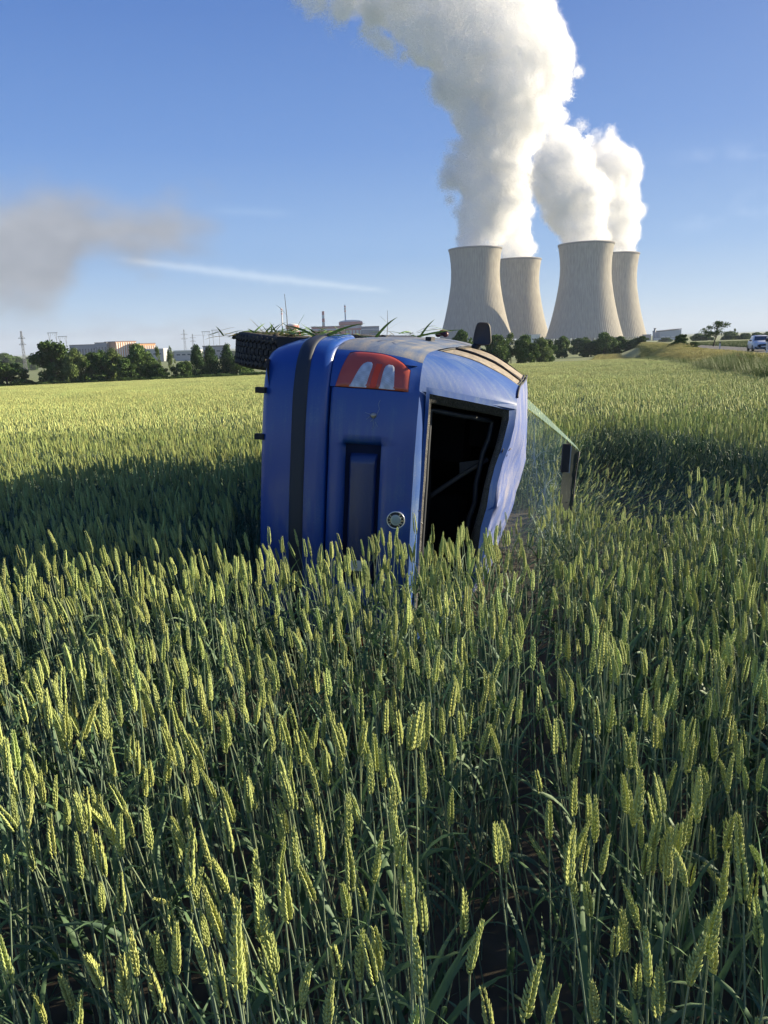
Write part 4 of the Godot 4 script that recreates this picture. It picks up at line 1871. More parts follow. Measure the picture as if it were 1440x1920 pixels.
# ---------- trees ----------
func tree_meshes(kind: int, sd: int) -> Array:
	# a tree one metre tall and one metre wide: [trunk mesh, crown mesh]; 0 round bush, 1 leafy, 2 drooping, 3 airy, 4 conifer, 5 windblown
	var r := RandomNumberGenerator.new()
	r.seed = sd
	var s := st()
	var lobes := []
	var trunk_top: float = [.45, .6, .55, .8, .9, .6][kind]
	var lean: float = .16 if kind == 5 else r.randf_range(-.04, .04)
	var tr: float = [.03, .028, .028, .018, .03, .02][kind]
	tube(s, [Vector3.ZERO, Vector3(lean * .15, trunk_top * .35, 0), Vector3(lean * .5, trunk_top * .7, 0), Vector3(lean, trunk_top, 0)], [tr, tr * .8, tr * .6, tr * .3], 7)
	var low: float = [.0, .03, .0, .25, .0, .38][kind]
	var count: int = [40, 44, 44, 26, 50, 30][kind]
	for i in count:
		var y := r.randf_range(low + .06, .93)
		var f := (y - low) / (1.0 - low)
		var wide := .40 * sin(pow(f, .8) * PI * .92 + .22) * r.randf_range(.7, 1.25)
		if kind == 4: wide = .42 * (1.0 - f) + .05
		if kind == 3: wide *= .85
		if kind == 0: wide = .44 * sqrt(maxf(.05, 1.0 - pow(absf(f - .35) / .68, 2)))
		if kind == 5: wide = .36 * sin(f * PI * .9 + .3)
		var a := r.randf() * TAU
		var d := sqrt(r.randf()) * wide
		var size := r.randf_range(.10, .17) * (.75 if kind == 3 or kind == 5 else 1.0)
		var c := Vector3(cos(a) * d + lean * (1.0 if kind != 5 else f * 1.6 - .3), y, sin(a) * d)
		lobes.append([c, size])
		if i % 3 == 0: tube(s, [Vector3(lean * .3, minf(y * .7, trunk_top * .95), 0), c], [tr * .35, tr * .1], 5)
	var v := PackedVector3Array()
	var col := PackedColorArray()
	var leaf: float = [.032, .031, .028, .022, .026, .020][kind]
	var per: int = [260, 240, 240, 110, 240, 80][kind]
	var base: Color = [Color(.066, .118, .032), Color(.09, .15, .04), Color(.12, .17, .056), Color(.10, .15, .044), Color(.044, .092, .034), Color(.056, .105, .026)][kind]
	for l in lobes:
		var shade := r.randf_range(.8, 1.2)
		for i in per:
			var dir := Vector3(r.randfn(), r.randfn() * .8, r.randfn()).normalized()
			var p: Vector3 = l[0] + dir * l[1] * pow(r.randf(), .35)
			if kind == 2: p.y -= r.randf() * .09
			if p.y < .01: continue
			var a := Vector3(r.randfn(), r.randfn(), r.randfn()).normalized()
			var b := a.cross(Vector3(r.randfn(), r.randfn(), r.randfn())).normalized()
			var sz := leaf * r.randf_range(.6, 1.3)
			if kind == 2: a = (a + Vector3.DOWN * 1.2).normalized()
			v.append_array([p - a * sz, p + b * sz * .6, p + a * sz, p - a * sz, p + a * sz, p - b * sz * .6])
			var c := base * shade * r.randf_range(.75, 1.3)
			for k in 6: col.append(c)
	var arr := []
	arr.resize(Mesh.ARRAY_MAX)
	arr[Mesh.ARRAY_VERTEX] = v
	arr[Mesh.ARRAY_COLOR] = col
	var crown := ArrayMesh.new()
	crown.add_surface_from_arrays(Mesh.PRIMITIVE_TRIANGLES, arr)
	return [done(s), crown]

func build_trees() -> void:
	var leaves := StandardMaterial3D.new()
	leaves.vertex_color_use_as_albedo = true
	leaves.roughness = .7
	leaves.metallic_specular = .3
	leaves.backlight_enabled = true
	leaves.backlight = Color(.6, .6, .6)
	mats.leaves = leaves
	var bark := mat(lin(.055, .045, .035), .95)
	mats.bark = bark
	var kinds := {}
	for k in 6:
		kinds[k] = []
		for i in 3 if k < 5 else 1: kinds[k].append(tree_meshes(k, 300 + k * 10 + i))
	var r := RandomNumberGenerator.new()
	r.seed = 99
	for t in TREES:
		var top: float = t[0].y + t[1]
		var y := ground_y(t[0].x, t[0].z)
		var o := thing("bush" if t[3] == 0 and t[1] < 3.8 else "tree", t[4], "bush" if t[3] == 0 and t[1] < 3.8 else "tree", Vector3(t[0].x, y - .05, t[0].z), "trees and bushes round the field")
		var m: Array = kinds[t[3]][r.randi() % kinds[t[3]].size()]
		var h := maxf(top - y, t[1] * .7)
		o.transform = Transform3D(Basis(Vector3.UP, 0.0 if t[3] == 5 else r.randf() * TAU).scaled(Vector3(t[2] * 1.18, h * 1.04, t[2] * 1.18) * (1.15 if t[3] == 5 else 1.0)), o.position)
		part("trunk", m[0], bark, o)
		part("crown", m[1], leaves, o)
	# undergrowth along the foot of the left tree row
	var spots := []
	for i in 260:
		var f := r.randf()
		var d := lerpf(139.0, 141.5, r.randf())
		spots.append(Transform3D(Basis(Vector3.UP, r.randf() * TAU).scaled(Vector3(2.2, r.randf_range(.6, 1.5), 2.2)), Vector3(lerpf(-70, -18, f), 0, -d)))
	for i in 130:
		spots.append(Transform3D(Basis(Vector3.UP, r.randf() * TAU).scaled(Vector3(10, r.randf_range(1.5, 3.2), 10)), Vector3(lerpf(60, 330, r.randf()), 0, -lerpf(420, 560, r.randf()))))
	for i in 260:
		spots.append(Transform3D(Basis(Vector3.UP, r.randf() * TAU).scaled(Vector3(14, r.randf_range(4, 8), 14)), Vector3(lerpf(-700, -60, r.randf()), 0, -lerpf(950, 1200, r.randf()))))
	for i in spots.size():
		var p: Vector3 = spots[i].origin
		spots[i].origin.y = ground_y(p.x, p.z) - .1
	var mm := MultiMesh.new()
	mm.transform_format = MultiMesh.TRANSFORM_3D
	mm.mesh = kinds[0][1][1]
	mm.instance_count = spots.size()
	for i in spots.size(): mm.set_instance_transform(i, spots[i])
	var u := MultiMeshInstance3D.new()
	u.name = numbered("undergrowth")
	u.multimesh = mm
	u.material_override = leaves
	add_child(u)
	tag(u, "low green scrub along the field edges and far hedges", "scrub", "", "stuff")

# ---------- verge, road ----------
func strip_along(e0: float, e1: float, lift: float, d0: float, d1: float, step: float) -> ArrayMesh:
	var s := st()
	var rows := []
	var d := d0
	while d <= d1:
		rows.append([Vector3(verge_x(d) + e0, road_y(d) + lift, -d), Vector3(verge_x(d) + e1, road_y(d) + lift, -d)])
		d += step
	grid(s, rows)
	return done(s)

func tuft(sd: int, blades: int, tall: float, c: Color, c2: Color, heads: Color) -> ArrayMesh:
	var r := RandomNumberGenerator.new()
	r.seed = sd
	var s := st()
	for i in blades:
		var from := Vector3(r.randfn() * .12, 0, r.randfn() * .12)
		var h := tall * r.randf_range(.6, 1.1)
		blade(s, r, from, r.randf() * TAU, r.randf_range(1.2, 1.5), h, r.randf_range(.006, .011), r.randf_range(.1, .7), 4, c * r.randf_range(.8, 1.2), c2 * r.randf_range(.8, 1.2))
		if heads.a > 0 and i % 2 == 0:
			var p := from + Vector3(r.randfn() * .05, h * 1.0, r.randfn() * .05)
			petal(s, p, p + Vector3(r.randfn() * .03, .11, r.randfn() * .03), Vector3.RIGHT, .009, .009, 4, heads, heads)
	return done(s)

func build_verge() -> void:
	var road := part("road", strip_along(6.0, 12.6, .012, 10, 420, 5), mats.road, self)
	tag(road, "grey country road beyond the verge", "", "", "structure")
	for e in [[6.18, 6.30], [12.3, 12.42]]:
		part("edge_line", strip_along(e[0], e[1], .017, 10, 420, 5), mat(lin(.7, .7, .68), .8), road)
	var r := RandomNumberGenerator.new()
	r.seed = 71
	var field := Node3D.new()
	field.name = numbered("verge_grass")
	add_child(field)
	tag(field, "tall yellow seeding grass on the road verge", "grass", "", "stuff")
	var dry := []
	for k in 3: dry.append(tuft(400 + k, 22, .62, Color(.22, .24, .045), Color(.42, .40, .085), Color(.50, .44, .14)))
	var green := []
	for k in 2: green.append(tuft(420 + k, 26, .55, Color(.045, .09, .02), Color(.10, .14, .035), Color(0, 0, 0, 0)))
	var dark := []
	for k in 2: dark.append(tuft(430 + k, 30, .80, Color(.06, .11, .025), Color(.12, .17, .04), Color(0, 0, 0, 0)))
	var lots := [[], [], [], [], [], [], []]
	for i in 52000:
		var d := 22.0 + 100.0 * pow(r.randf(), 1.25)
		var e := r.randf_range(-.5, 5.9)
		var x := verge_x(d) + e
		if absf(x / d) > .62: continue
		var n := patches.get_noise_2d(x * 3.0, d * 3.0)
		var sc := r.randf_range(.8, 1.25) * (1.0 + n * .4) * (1.0 - .70 * smoothstep(1.2, 5.2, e))
		var t := Transform3D(Basis(Vector3.UP, r.randf() * TAU).scaled(Vector3.ONE * sc), Vector3(x, ground_y(x, -d), -d))
		if d < 44 and e < 1.0 + n * 1.5 and r.randf() < .8: lots[5 + r.randi() % 2].append(Transform3D(t.basis.scaled(Vector3.ONE * 1.25), t.origin))
		elif e < .3 + n * 1.2: lots[5 + r.randi() % 2].append(t)
		elif r.randf() < .16 - n * .3: lots[3 + r.randi() % 2].append(t)
		else: lots[r.randi() % 3].append(t)
	for i in 9000:
		var d := 105.0 + 130.0 * r.randf()
		var x := verge_x(d) + r.randf_range(-9.0, 5.6)
		lots[r.randi() % 5].append(Transform3D(Basis(Vector3.UP, r.randf() * TAU).scaled(Vector3(2.4, r.randf_range(.6, 1.1), 2.4)), Vector3(x, ground_y(x, -d), -d)))
	# the far side of the road
	for i in 7000:
		var d := 50.0 + 130.0 * r.randf()
		var x := verge_x(d) + r.randf_range(13.0, 26.0)
		lots[3 + r.randi() % 2].append(Transform3D(Basis(Vector3.UP, r.randf() * TAU).scaled(Vector3(2.2, r.randf_range(.7, 1.3), 2.2)), Vector3(x, ground_y(x, -d), -d)))
	var meshes := dry + green + dark
	for k in 7:
		crop(field, "grass_tufts", meshes[k], lots[k], r)
	# dry dock weeds at the foot of the bank
	var weed := lin(.1, .1, .1)
	for q in [[Vector3(15.6, 0, -33.0), "tall reddish dried weed at the foot of the bank, nearest the frame edge"], [Vector3(17.6, 0, -39.5), "leafy dark weed on the bank left of the reddish one"], [Vector3(16.0, 0, -37.0), "small bent weed low on the bank between the two larger ones"]]:
		var i: int = int(q[0].x * 10)
		var o := thing("roadside_weed", q[1], "weed", Vector3(q[0].x, ground_y(q[0].x, q[0].z), q[0].z), "weeds on the bank")
		var s := st()
		var r2 := RandomNumberGenerator.new()
		r2.seed = i
		s.set_color(Color(.14, .07, .04))
		var tips := []
		for j in 6:
			var p := Vector3(r2.randfn() * .1, 0, r2.randfn() * .1)
			var tip := p * 3.0 + Vector3(r2.randfn() * .15, r2.randf_range(.8, 1.4), r2.randfn() * .15)
			tips.append([p, tip])
			tube(s, [p, p.lerp(tip, .5), tip], [.010, .008, .003], 5)
		part("stem", done(s), mats.wheat_like if mats.has("wheat_like") else coloured(), o).set_meta("kind", "stuff")
		s = st()
		for t in tips:
			for j in 26:
				var p: Vector3 = t[0].lerp(t[1], r2.randf_range(.25, 1.0))
				var c := Color(.16, .08, .04) if q[1].begins_with("tall") else Color(.04, .075, .02)
				blade(s, r2, p, r2.randf() * TAU, r2.randf_range(.2, 1.0), r2.randf_range(.08, .2), .03, 1.2, 3, c, c * 1.3)
		part("foliage", done(s), coloured(), o).set_meta("kind", "stuff")
	# marker posts
	for q in [[Vector3(36.5, 0, -84.0), 1.0, "white roadside marker post with a dark cap right of the windblown tree"], [Vector3(28.7, 0, -58.0), 1.35, "grey marker post with a square plate in front of the white car"]]:
		var b := Vector3(q[0].x, ground_y(q[0].x, q[0].z), q[0].z)
		var o := thing("marker_post", q[2], "post", b, "posts along the road")
		var s := st()
		box(s, Transform3D(Basis(), Vector3(0, q[1] * .5, 0)), Vector3(.12, q[1], .07))
		part("post", done(s), mat(lin(.6, .6, .58), .7), o)
		s = st()
		if q[1] > 1.2:
			boxat(s, Vector3(-.04, q[1] * .84, .045), Vector3(.24, .24, .02))
		else:
			box(s, Transform3D(Basis(Vector3.BACK, .12), Vector3(0, q[1] * .88, 0)), Vector3(.126, .18, .076))
		part("plate" if q[1] > 1.2 else "cap", done(s), mat(lin(.03, .03, .035), .6), o)

func coloured() -> Material:
	if not mats.has("coloured"):
		mats.coloured = mats.leaves
	return mats.coloured

# ---------- the white car on the road ----------
func build_white_car() -> void:
	var b := Vector3(36.9, road_y(76.0) + .015, -76.0)
	var o := thing("white_car", "white hatchback driving towards the camera on the road", "car", b)
	o.rotation.y = -.28
	var white := mat(lin(.62, .64, .67), .3)
	white.clearcoat_enabled = true
	var dark := mat(lin(.015, .015, .018), .4)
	var glass := mat(lin(.03, .05, .08), .08)
	var lampm := mat(lin(.6, .62, .65), .1)
	# front is +z; half sections along the length: z, half width, sill, belt, then roof half width, roof height
	var s := st()
	var rows := []
	for q in [[2.02, .55, .30, .62], [1.96, .74, .22, .74], [1.80, .83, .20, .80], [1.45, .87, .19, .90], [.9, .88, .18, .98], [-.4, .88, .18, .99], [-1.5, .86, .20, 1.0], [-1.9, .78, .26, .98], [-1.98, .6, .4, .9]]:
		var w: float = q[1]
		rows.append([Vector3(-w * .9, q[2], q[0]), Vector3(-w, q[2] + .14, q[0]), Vector3(-w, lerpf(q[2], q[3], .65), q[0]), Vector3(-w * .95, q[3], q[0]), Vector3(-w * .5, q[3] + .05, q[0]), Vector3(0, q[3] + .06, q[0]), Vector3(w * .5, q[3] + .05, q[0]), Vector3(w * .95, q[3], q[0]), Vector3(w, lerpf(q[2], q[3], .65), q[0]), Vector3(w, q[2] + .14, q[0]), Vector3(w * .9, q[2], q[0]), Vector3(0, q[2], q[0]), Vector3(-w * .9, q[2], q[0])])
	grid(s, rows)
	for row in [rows[0]]:
		for k in range(1, 11): tri(s, row[0], row[k], row[k + 1])
	part("body", done(s), white, o)
	s = st()
	rows = []
	for q in [[1.02, .78, .99, .78], [.35, .62, 1.44, .70], [-.3, .62, 1.49, .72], [-1.2, .60, 1.47, .70], [-1.75, .66, 1.05, .74]]:
		rows.append([Vector3(-q[3] - .06, .98, q[0]), Vector3(-q[1], maxf(q[2] - .04, .985), q[0]), Vector3(-q[1] * .8, q[2], q[0]), Vector3(0, q[2] + .015, q[0]), Vector3(q[1] * .8, q[2], q[0]), Vector3(q[1], maxf(q[2] - .04, .985), q[0]), Vector3(q[3] + .06, .98, q[0])])
	grid(s, rows)
	part("roof", done(s), white, o)
	s = st()
	quad(s, Vector3(-.70, 1.03, 1.01), Vector3(.70, 1.03, 1.01), Vector3(.57, 1.40, .46), Vector3(-.57, 1.40, .46))
	part("windscreen", done(s), glass, o)
	s = st()
	boxat(s, Vector3(0, .46, 2.0), Vector3(.92, .26, .08))
	part("grille", done(s), dark, o)
	s = st()
	boxat(s, Vector3(0, .24, 1.98), Vector3(1.3, .10, .06))
	part("lower_intake", done(s), dark, o)
	s = st()
	boxat(s, Vector3(0, .46, 2.05), Vector3(.46, .11, .02))
	part("number_plate", done(s), mats.plate_white, o)
	for x in [-1.0, 1.0]:
		s = st()
		box(s, Transform3D(Basis(Vector3.UP, x * .45), Vector3(x * .64, .70, 1.90)), Vector3(.30, .15, .10))
		part("headlight", done(s), lampm, o)
		s = st()
		boxat(s, Vector3(x * .66, .36, 1.95), Vector3(.20, .14, .10))
		part("fog_lamp_housing", done(s), dark, o)
		s = st()
		boxat(s, Vector3(x * .98, 1.02, .75), Vector3(.20, .13, .10))
		part("mirror", done(s), dark, o)
		for z in [1.25, -1.25]:
			s = st()
			lathe(s, [Vector2(.16, -.10), Vector2(.29, -.09), Vector2(.31, -.06), Vector2(.31, .06), Vector2(.29, .09), Vector2(.16, .10), Vector2(0, .06)], 24, Transform3D(Basis(Vector3.BACK, PI / 2), Vector3(x * .80, .31, z)))
			part("wheel", done(s), dark, o)

# ---------- torn plants on the wreck ----------
func build_litter() -> void:
	var r := RandomNumberGenerator.new()
	r.seed = 8
	var car := Transform3D(Basis(CAR_U, CAR_V, CAR_W), CAR_ORIGIN)
	# straws and blades on the tyre and on the upturned side
	for q in [[Vector3(.70, .80, .05), 150, .12, "matted grass and straw lying on the upturned car wheel", .07], [Vector3(.50, .815, .34), 40, .10, "torn green blades caught between wheel and bumper", .11], [Vector3(.62, .822, .62), 40, .24, "thin strewn straw on the dusty car flank", .02], [Vector3(2.2, .826, .62), 9, .16, "few green blades lying beside the torn lamp", .06]]:
		var at: Vector3 = car * q[0]
		var o := thing("torn_grass", q[3], "grass", at, "grass strewn on the wreck")
		o.set_meta("kind", "stuff")
		var s := st()
		for i in q[1]:
			var from := Vector3(r.randfn() * q[2], r.randf_range(-.005, .015), r.randfn() * q[2] * .6)
			var straw := r.randf() < .45
			var c := Color(.22, .18, .08) if straw else Color(.07, .14, .03)
			blade(s, r, from, r.randf() * TAU, r.randf_range(-.05, .35) + (r.randf() * .7 if r.randf() < .18 else 0.0), r.randf_range(.06, .15), .003 if straw else .010, r.randf_range(.0, .8), 5, c, c * 1.3)
		part("blades", done(s), mats.wheat, o).set_meta("kind", "stuff")
		if q[1] != 150: continue
		# clods of field soil dried onto the tyre
		for i in 7:
			s = st()
			var at2 := Vector3(r.randfn() * q[2] * .8, -.004, r.randfn() * q[2] * .5)
			var size := r.randf_range(.012, .03)
			var clod := []
			for a in 6:
				var row := []
				for b in 9:
					var th := PI * a / 5.0
					var ph := TAU * (b % 8) / 8.0
					var d := Vector3(sin(th) * cos(ph), cos(th) * .55, sin(th) * sin(ph))
					row.append(at2 + d * size * (1.0 + .45 * dents.get_noise_3dv(d * 3.0 + at2 * 90.0)))
				clod.append(row)
			grid(s, clod)
			part("soil_clod", done(s), mats.soil, o)
	# upright straws stuck in the wreck
	for q in [[Vector3(.55, .79, .20), Vector3(-.005, .22, .0), "single dry straw sticking up from the wheel"], [Vector3(2.1, .80, .40), Vector3(.01, .19, .0), "single dry straw sticking up from the car flank"]]:
		var at: Vector3 = car * q[0]
		var o := thing("straw", q[2], "straw", at, "straws stuck in the wreck")
		var s := st()
		s.set_color(Color(.10, .09, .06))
		tube(s, [Vector3.ZERO, q[1] * .5 + Vector3(.003, 0, 0), q[1]], [.0022, .0020, .0012], 5)
		part("stem", done(s), mats.wheat, o)
		s = st()
		blade(s, r, q[1] * .55, 2.6 + r.randf(), .9, .07, .005, .6, 4, Color(.10, .10, .05), Color(.12, .11, .06))
		part("leaf", done(s), mats.wheat, o)
	# green leaves splayed over the bumper corner
	for q in [[Vector3(.42, .80, .42), .5, .24, "broad green leaf blade pointing up right over the bumper corner"], [Vector3(.40, .80, .40), 2.5, .19, "broad green leaf blade pointing up left over the bumper corner"], [Vector3(.9, .81, .58), .9, .20, "curved thin leaf standing up from the car flank"], [Vector3(2.3, .82, .60), 1.0, .20, "green leaf standing up left of the torn lamp"], [Vector3(2.5, .82, .55), .25, .36, "long arching blade reaching towards the torn lamp"]]:
		var at: Vector3 = car * q[0]
		var o := thing("leaf_blade", q[3], "leaf", at, "leaf blades on the wreck")
		var s := st()
		var pts := []
		var across := []
		var widths := []
		for i in 8:
			var f := i / 7.0
			pts.append(Vector3(cos(q[1]) * q[2] * f, sin(q[1]) * q[2] * f - .05 * f * f, .02 * sin(f * 3.0)))
			across.append(Vector3(-sin(q[1]), cos(q[1]), .35).normalized())
			widths.append(.0075 * (1.0 - f * f) + .0004)
		ribbon(s, pts, across, widths, .3, Color(.075, .15, .03), Color(.11, .17, .04))
		part("blade", done(s), mats.wheat, o)
const TREES := [
	[Vector3(-67.71, -3.79, -142), 3.94, 7.50, 0, "dark round bush cut by the left edge of the picture"],
	[Vector3(-60.61, -3.73, -146), 6.95, 7.12, 0, "biggest dark rounded tree at the left of the tree row"],
	[Vector3(-55.65, -3.69, -144), 6.10, 4.68, 2, "pale drooping willow leaning against the biggest left tree"],
	[Vector3(-52.83, -3.68, -146), 5.21, 5.34, 0, "dark spreading tree right of the pale willow"],
	[Vector3(-51.46, -3.8, -152), 6.03, 4.73, 2, "light green drooping tree in the middle of the left row"],
	[Vector3(-46.14, -3.5, -142), 3.38, 4.23, 0, "low dark tree in front of the light drooping tree"],
	[Vector3(-45.46, -3.7, -148), 6.17, 5.61, 1, "tall leafy tree below the orange lit hall"],
	[Vector3(-42.72, -3.59, -148), 3.62, 3.21, 1, "small leafy tree filling the gap beside the slender birch"],
	[Vector3(-44.04, -3.58, -156), 5.78, 2.32, 3, "slender birch with a see-through crown"],
	[Vector3(-39.63, -3.42, -142), 1.60, 3.27, 0, "low dark bush at the foot of the slender birch"],
	[Vector3(-44.63, -3.39, -168), 5.56, 2.05, 3, "thin bare-stemmed young tree left of the round bush"],
	[Vector3(-36.26, -3.52, -144), 2.86, 3.70, 0, "round dark bush standing apart before the conifers"],
	[Vector3(-34.43, -3.55, -148), 5.48, 3.61, 4, "pointed dark conifer left of the car wheel"],
	[Vector3(-32.12, -3.5, -150), 5.16, 4.06, 4, "broad dark conifer between its two neighbours"],
	[Vector3(-29.43, -3.46, -152), 5.43, 3.91, 4, "dark conifer half hidden by the car wheel"],
	[Vector3(-26.57, -3.27, -150), 3.57, 4.06, 1, "leafy tree showing just under the car wheel"],
	[Vector3(17.92, -4.03, -170), 7.42, 5.52, 1, "leafy tree behind the door mirror"],
	[Vector3(20.32, -4.18, -165), 4.37, 4.92, 0, "dark bushy tree right behind the door mirror"],
	[Vector3(25.27, -4.43, -168), 6.67, 6.37, 1, "full leafy tree right of the door mirror"],
	[Vector3(28.93, -4.2, -172), 6.94, 4.89, 3, "airy willow-like tree before the left tower pair"],
	[Vector3(31.61, -4, -170), 6.07, 5.06, 1, "leafy tree below the half hidden tower"],
	[Vector3(35.67, -3.77, -174), 5.52, 4.95, 2, "pale leafy tree closing the nearer tree group"],
	[Vector3(38.43, -3.47, -178), 4.24, 3.62, 0, "small dark tree at the right end of the nearer group"],
	[Vector3(54.88, -3.97, -235), 5.60, 5.41, 1, "round tree standing alone below the largest tower"],
	[Vector3(76.97, -4.12, -300), 5.16, 8.12, 0, "dark distant hedge tree left of the wide tree"],
	[Vector3(63.81, -4.58, -236), 4.68, 7.03, 0, "wide low tree in front of the distant hedge"],
	[Vector3(67.09, -4.33, -234), 6.65, 6.97, 1, "tallest tree below the right foot of the largest tower"],
	[Vector3(73.7, -3.99, -240), 5.08, 6.50, 1, "middle tree below the rightmost tower"],
	[Vector3(77.31, -4.07, -238), 4.72, 5.80, 2, "pale tree at the right foot of the rightmost tower"],
	[Vector3(79.06, -3.78, -236), 3.43, 3.52, 0, "low tree ending the row under the rightmost tower"],
	[Vector3(45.4, -1.12, -118), 2.50, 2.08, 0, "dark bush at the left end of the yellow verge"],
	[Vector3(44.25, -0.77, -118), 1.09, 1.60, 1, "low bush left of the dark verge bush"],
	[Vector3(47.33, -1.17, -118), 1.25, 1.76, 0, "low bush between the verge bush and the windblown tree"],
	[Vector3(54.55, -1.17, -128), 3.98, 4.33, 5, "windblown tree with a leaning open crown beside the road"],
	[Vector3(169.86, -2.73, -420), 3.89, 8.53, 1, "far hazy tree left of the windblown tree"],
	[Vector3(166.16, -3.19, -400), 3.70, 8.67, 0, "far hazy tree behind the windblown trunk"],
	[Vector3(187.05, -3.82, -420), 5.56, 9.67, 1, "far hazy tree right of the windblown tree"],
	[Vector3(194.39, -3.47, -430), 6.83, 5.24, 3, "far slim hazy tree sticking out above the hedge"],
	[Vector3(190.97, -3.95, -410), 4.34, 9.44, 0, "far hazy tree left of the white car"],
	[Vector3(206.69, -3.84, -430), 4.55, 9.90, 1, "far hazy tree behind the white car roof"],
	[Vector3(208.17, -3.91, -420), 5.00, 10.24, 2, "far hazy tree cut by the right edge of the picture"],
	[Vector3(204.39, -3.5, -560), 2.22, 9.86, 0, "far low bush before the grey box hall"],
	[Vector3(-248.27, -4.87, -520), 6.88, 16.90, 1, "far bluish tree at the left edge above the round bush"],
	[Vector3(-258.93, -4.89, -560), 5.19, 13.65, 0, "far bluish tree left of the thin pylon"],
	[Vector3(-265.85, -4.11, -600), 3.97, 10.56, 1, "far bluish tree right of the thin pylon"],
]
const STEAM_LEFT_NEAR := [
	[165.91, 158.1, -1332, 34.3, 1], [167.77, 178.87, -1332, 32.5, 1], [172.23, 199.41, -1332, 34.3, 1],
	[176.66, 219.81, -1332, 37.9, 1], [179.33, 244.19, -1332, 41.5, 1], [176.81, 268.51, -1332, 41.5, 1],
	[182.9, 292.38, -1332, 46.9, 1], [188.09, 320.03, -1332, 50.5, 1], [206.85, 345.46, -1332, 55.9, 1],
	[177.04, 341.62, -1332, 43.3, 1], [222.06, 369.98, -1332, 64.9, 1], [164.42, 371.64, -1332, 43.3, 1],
	[147.73, 403.02, -1332, 52.3, 1], [257.67, 368.96, -1332, 43.3, 1], [274.21, 399.39, -1332, 43.3, 1],
	[215.14, 408.76, -1332, 79.4, 1], [283.85, 429.69, -1332, 41.5, 1], [265.1, 452.94, -1332, 46.9, 1],
	[148.05, 441.15, -1332, 61.3, 1], [206.61, 462.13, -1332, 79.4, 1], [89.76, 457.92, -1332, 37.9, 1],
	[131.82, 486.71, -1332, 61.3, 1], [189.97, 507.35, -1332, 88.4, 1], [254.59, 498.12, -1332, 34.3, 1],
	[73.9, 495.79, -1332, 46.9, 1], [41.38, 518.91, -1332, 43.3, 1], [91.98, 575.87, -1332, 99.2, 1],
	[173.68, 573.6, -1332, 90.2, 1], [9.86, 563.68, -1332, 72.1, 1], [255.6, 556.83, -1332, 54.1, 1],
	[-69.82, 609.07, -1332, 81.2, 1], [202.72, 247.55, -1332, 34.3, 1], [200.1, 279.88, -1332, 39.7, 1],
	[245.36, 322.32, -1332, 32.5, 1], [202.81, 181.97, -1332, 27.1, 1], [207.13, 212.36, -1332, 32.5, 1],
	[229.57, 246.76, -1332, 30.7, 1], [194.06, 202.88, -1332, 30.7, 1], [129.14, 249.72, -1332, 21.6, 0.35],
	[121.94, 227.97, -1332, 18, 0.35], [124.96, 261.97, -1332, 18, 0.35], [111.77, 246.18, -1332, 12.6, 0.35],
	[-41.87, 502.76, -1332, 30.7, 0.35], [-0.9, 490.45, -1332, 27.1, 0.35], [31.28, 455.81, -1332, 18, 0.35],
	[55.94, 439.98, -1332, 16.2, 0.35], [137.37, 206.21, -1332, 16.2, 0.35], [119, 268.59, -1332, 13.5, 0.35],
	[125.25, 286.07, -1332, 14.4, 0.35], [130.71, 388.1, -1332, 32.5, 0.35], [107.29, 404.17, -1332, 23.4, 0.35],
	[7.84, 503.59, -1332, 32.5, 0.35], [-32.9, 519.52, -1332, 37.9, 0.35], [19.81, 462.91, -1332, 14.4, 0.35],
	[-7.94, 479.45, -1332, 23.4, 0.35], [-74.04, 522.15, -1332, 27.1, 0.35], [-98.37, 530.19, -1332, 25.3, 0.35],
	[327.95, 409.36, -1332, 10.8, 0.35], [300.45, 348.23, -1332, 13.5, 0.35], [292.3, 327.27, -1332, 9, 0.35],
	[72.59, 435.71, -1332, 19.8, 0.35], [310.12, 375.21, -1332, 12.6, 0.35], [138.38, 309.59, -1332, 23.4, 0.35],
]
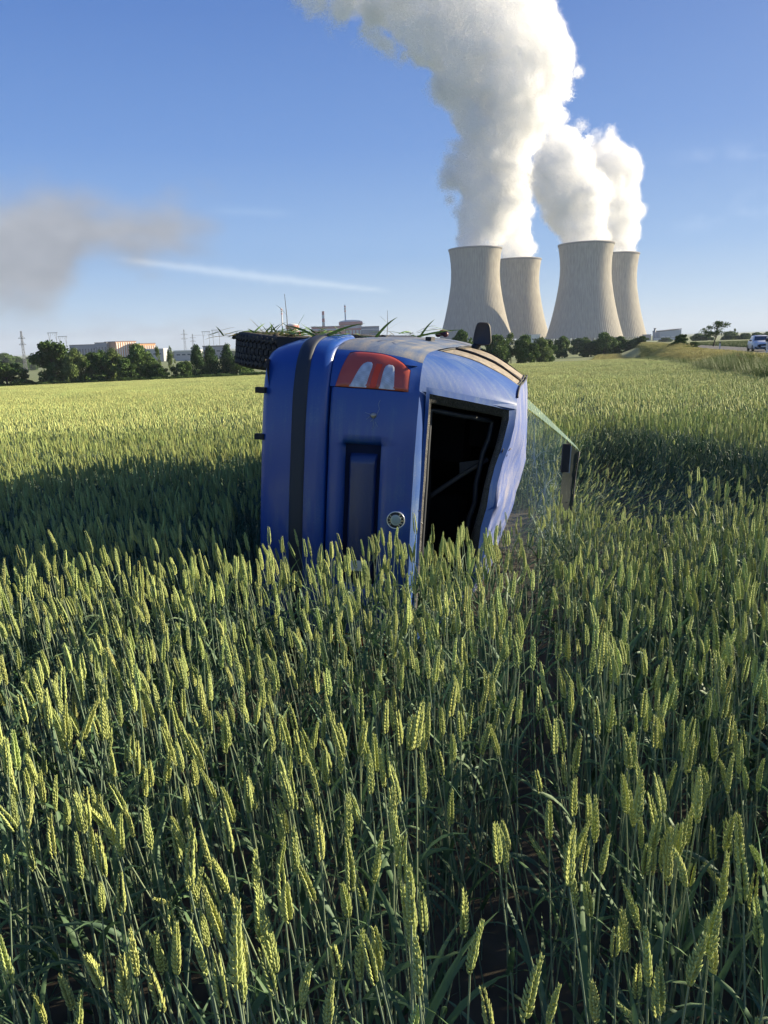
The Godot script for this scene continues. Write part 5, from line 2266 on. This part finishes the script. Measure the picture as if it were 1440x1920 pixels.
const STEAM_LEFT_FAR := [
	[269.28, 158.02, -1523, 30.9, 1], [265.1, 181.15, -1523, 30.9, 1], [258.93, 207.03, -1523, 33, 1],
	[254.79, 235.47, -1523, 35.1, 1], [248.7, 263.73, -1523, 39.2, 1], [251.54, 296.12, -1523, 41.2, 1],
	[251.42, 323.7, -1523, 46.4, 1], [270.81, 364.07, -1523, 41.2, 1], [295.46, 163, -1523, 8.2, 0.4],
	[282.01, 201.6, -1523, 14.4, 0.4], [286.71, 234.53, -1523, 14.4, 0.4],
]
const STEAM_RIGHT_NEAR := [
	[335.24, 153.61, -1290, 39.3, 1], [329.67, 172.32, -1290, 40.2, 1], [316.48, 192.72, -1290, 41, 1],
	[311.82, 212.74, -1290, 42.8, 1], [296.26, 232.93, -1290, 43.7, 1], [290.8, 256.59, -1290, 41.9, 1],
	[296.2, 279.73, -1290, 38.4, 1], [300.03, 296.59, -1290, 23.6, 1], [276.04, 237.45, -1290, 24.5, 1],
	[272.45, 253.22, -1290, 19.2, 1], [289.19, 205.47, -1290, 26.2, 1], [282.11, 276.27, -1290, 21, 1],
	[346.1, 191.85, -1290, 29.7, 1], [345.33, 219.66, -1290, 31.4, 1], [321.39, 271.25, -1290, 26.2, 1],
	[330.72, 231.91, -1290, 31.4, 1], [261, 232.39, -1290, 7.9, 0.3], [337.3, 300.11, -1290, 10.5, 0.3],
	[280.94, 193.78, -1290, 8.7, 0.3],
]
const STEAM_RIGHT_FAR := [
	[447.95, 154.51, -1455, 21.7, 1], [442.28, 178.43, -1455, 31.5, 1], [426.96, 206.08, -1455, 39.4, 1],
	[430.82, 232.93, -1455, 39.4, 1], [420.28, 264.42, -1455, 45.3, 1], [426.02, 290.73, -1455, 41.4, 1],
	[418.7, 312.84, -1455, 31.5, 1], [443.5, 277, -1455, 29.6, 1], [455.02, 272.25, -1455, 19.7, 1],
	[450.17, 300.55, -1455, 21.7, 1], [451.33, 218.87, -1455, 26.6, 1], [398.1, 278.33, -1455, 31.5, 1],
	[456.28, 188.92, -1455, 18.7, 1], [393.56, 304.83, -1455, 23.6, 1], [457.93, 245.53, -1455, 15.8, 1],
	[394.31, 343.95, -1455, 17.7, 0.12], [422.25, 347.46, -1455, 13.8, 0.12], [365.93, 357.71, -1455, 13.8, 0.12],
]
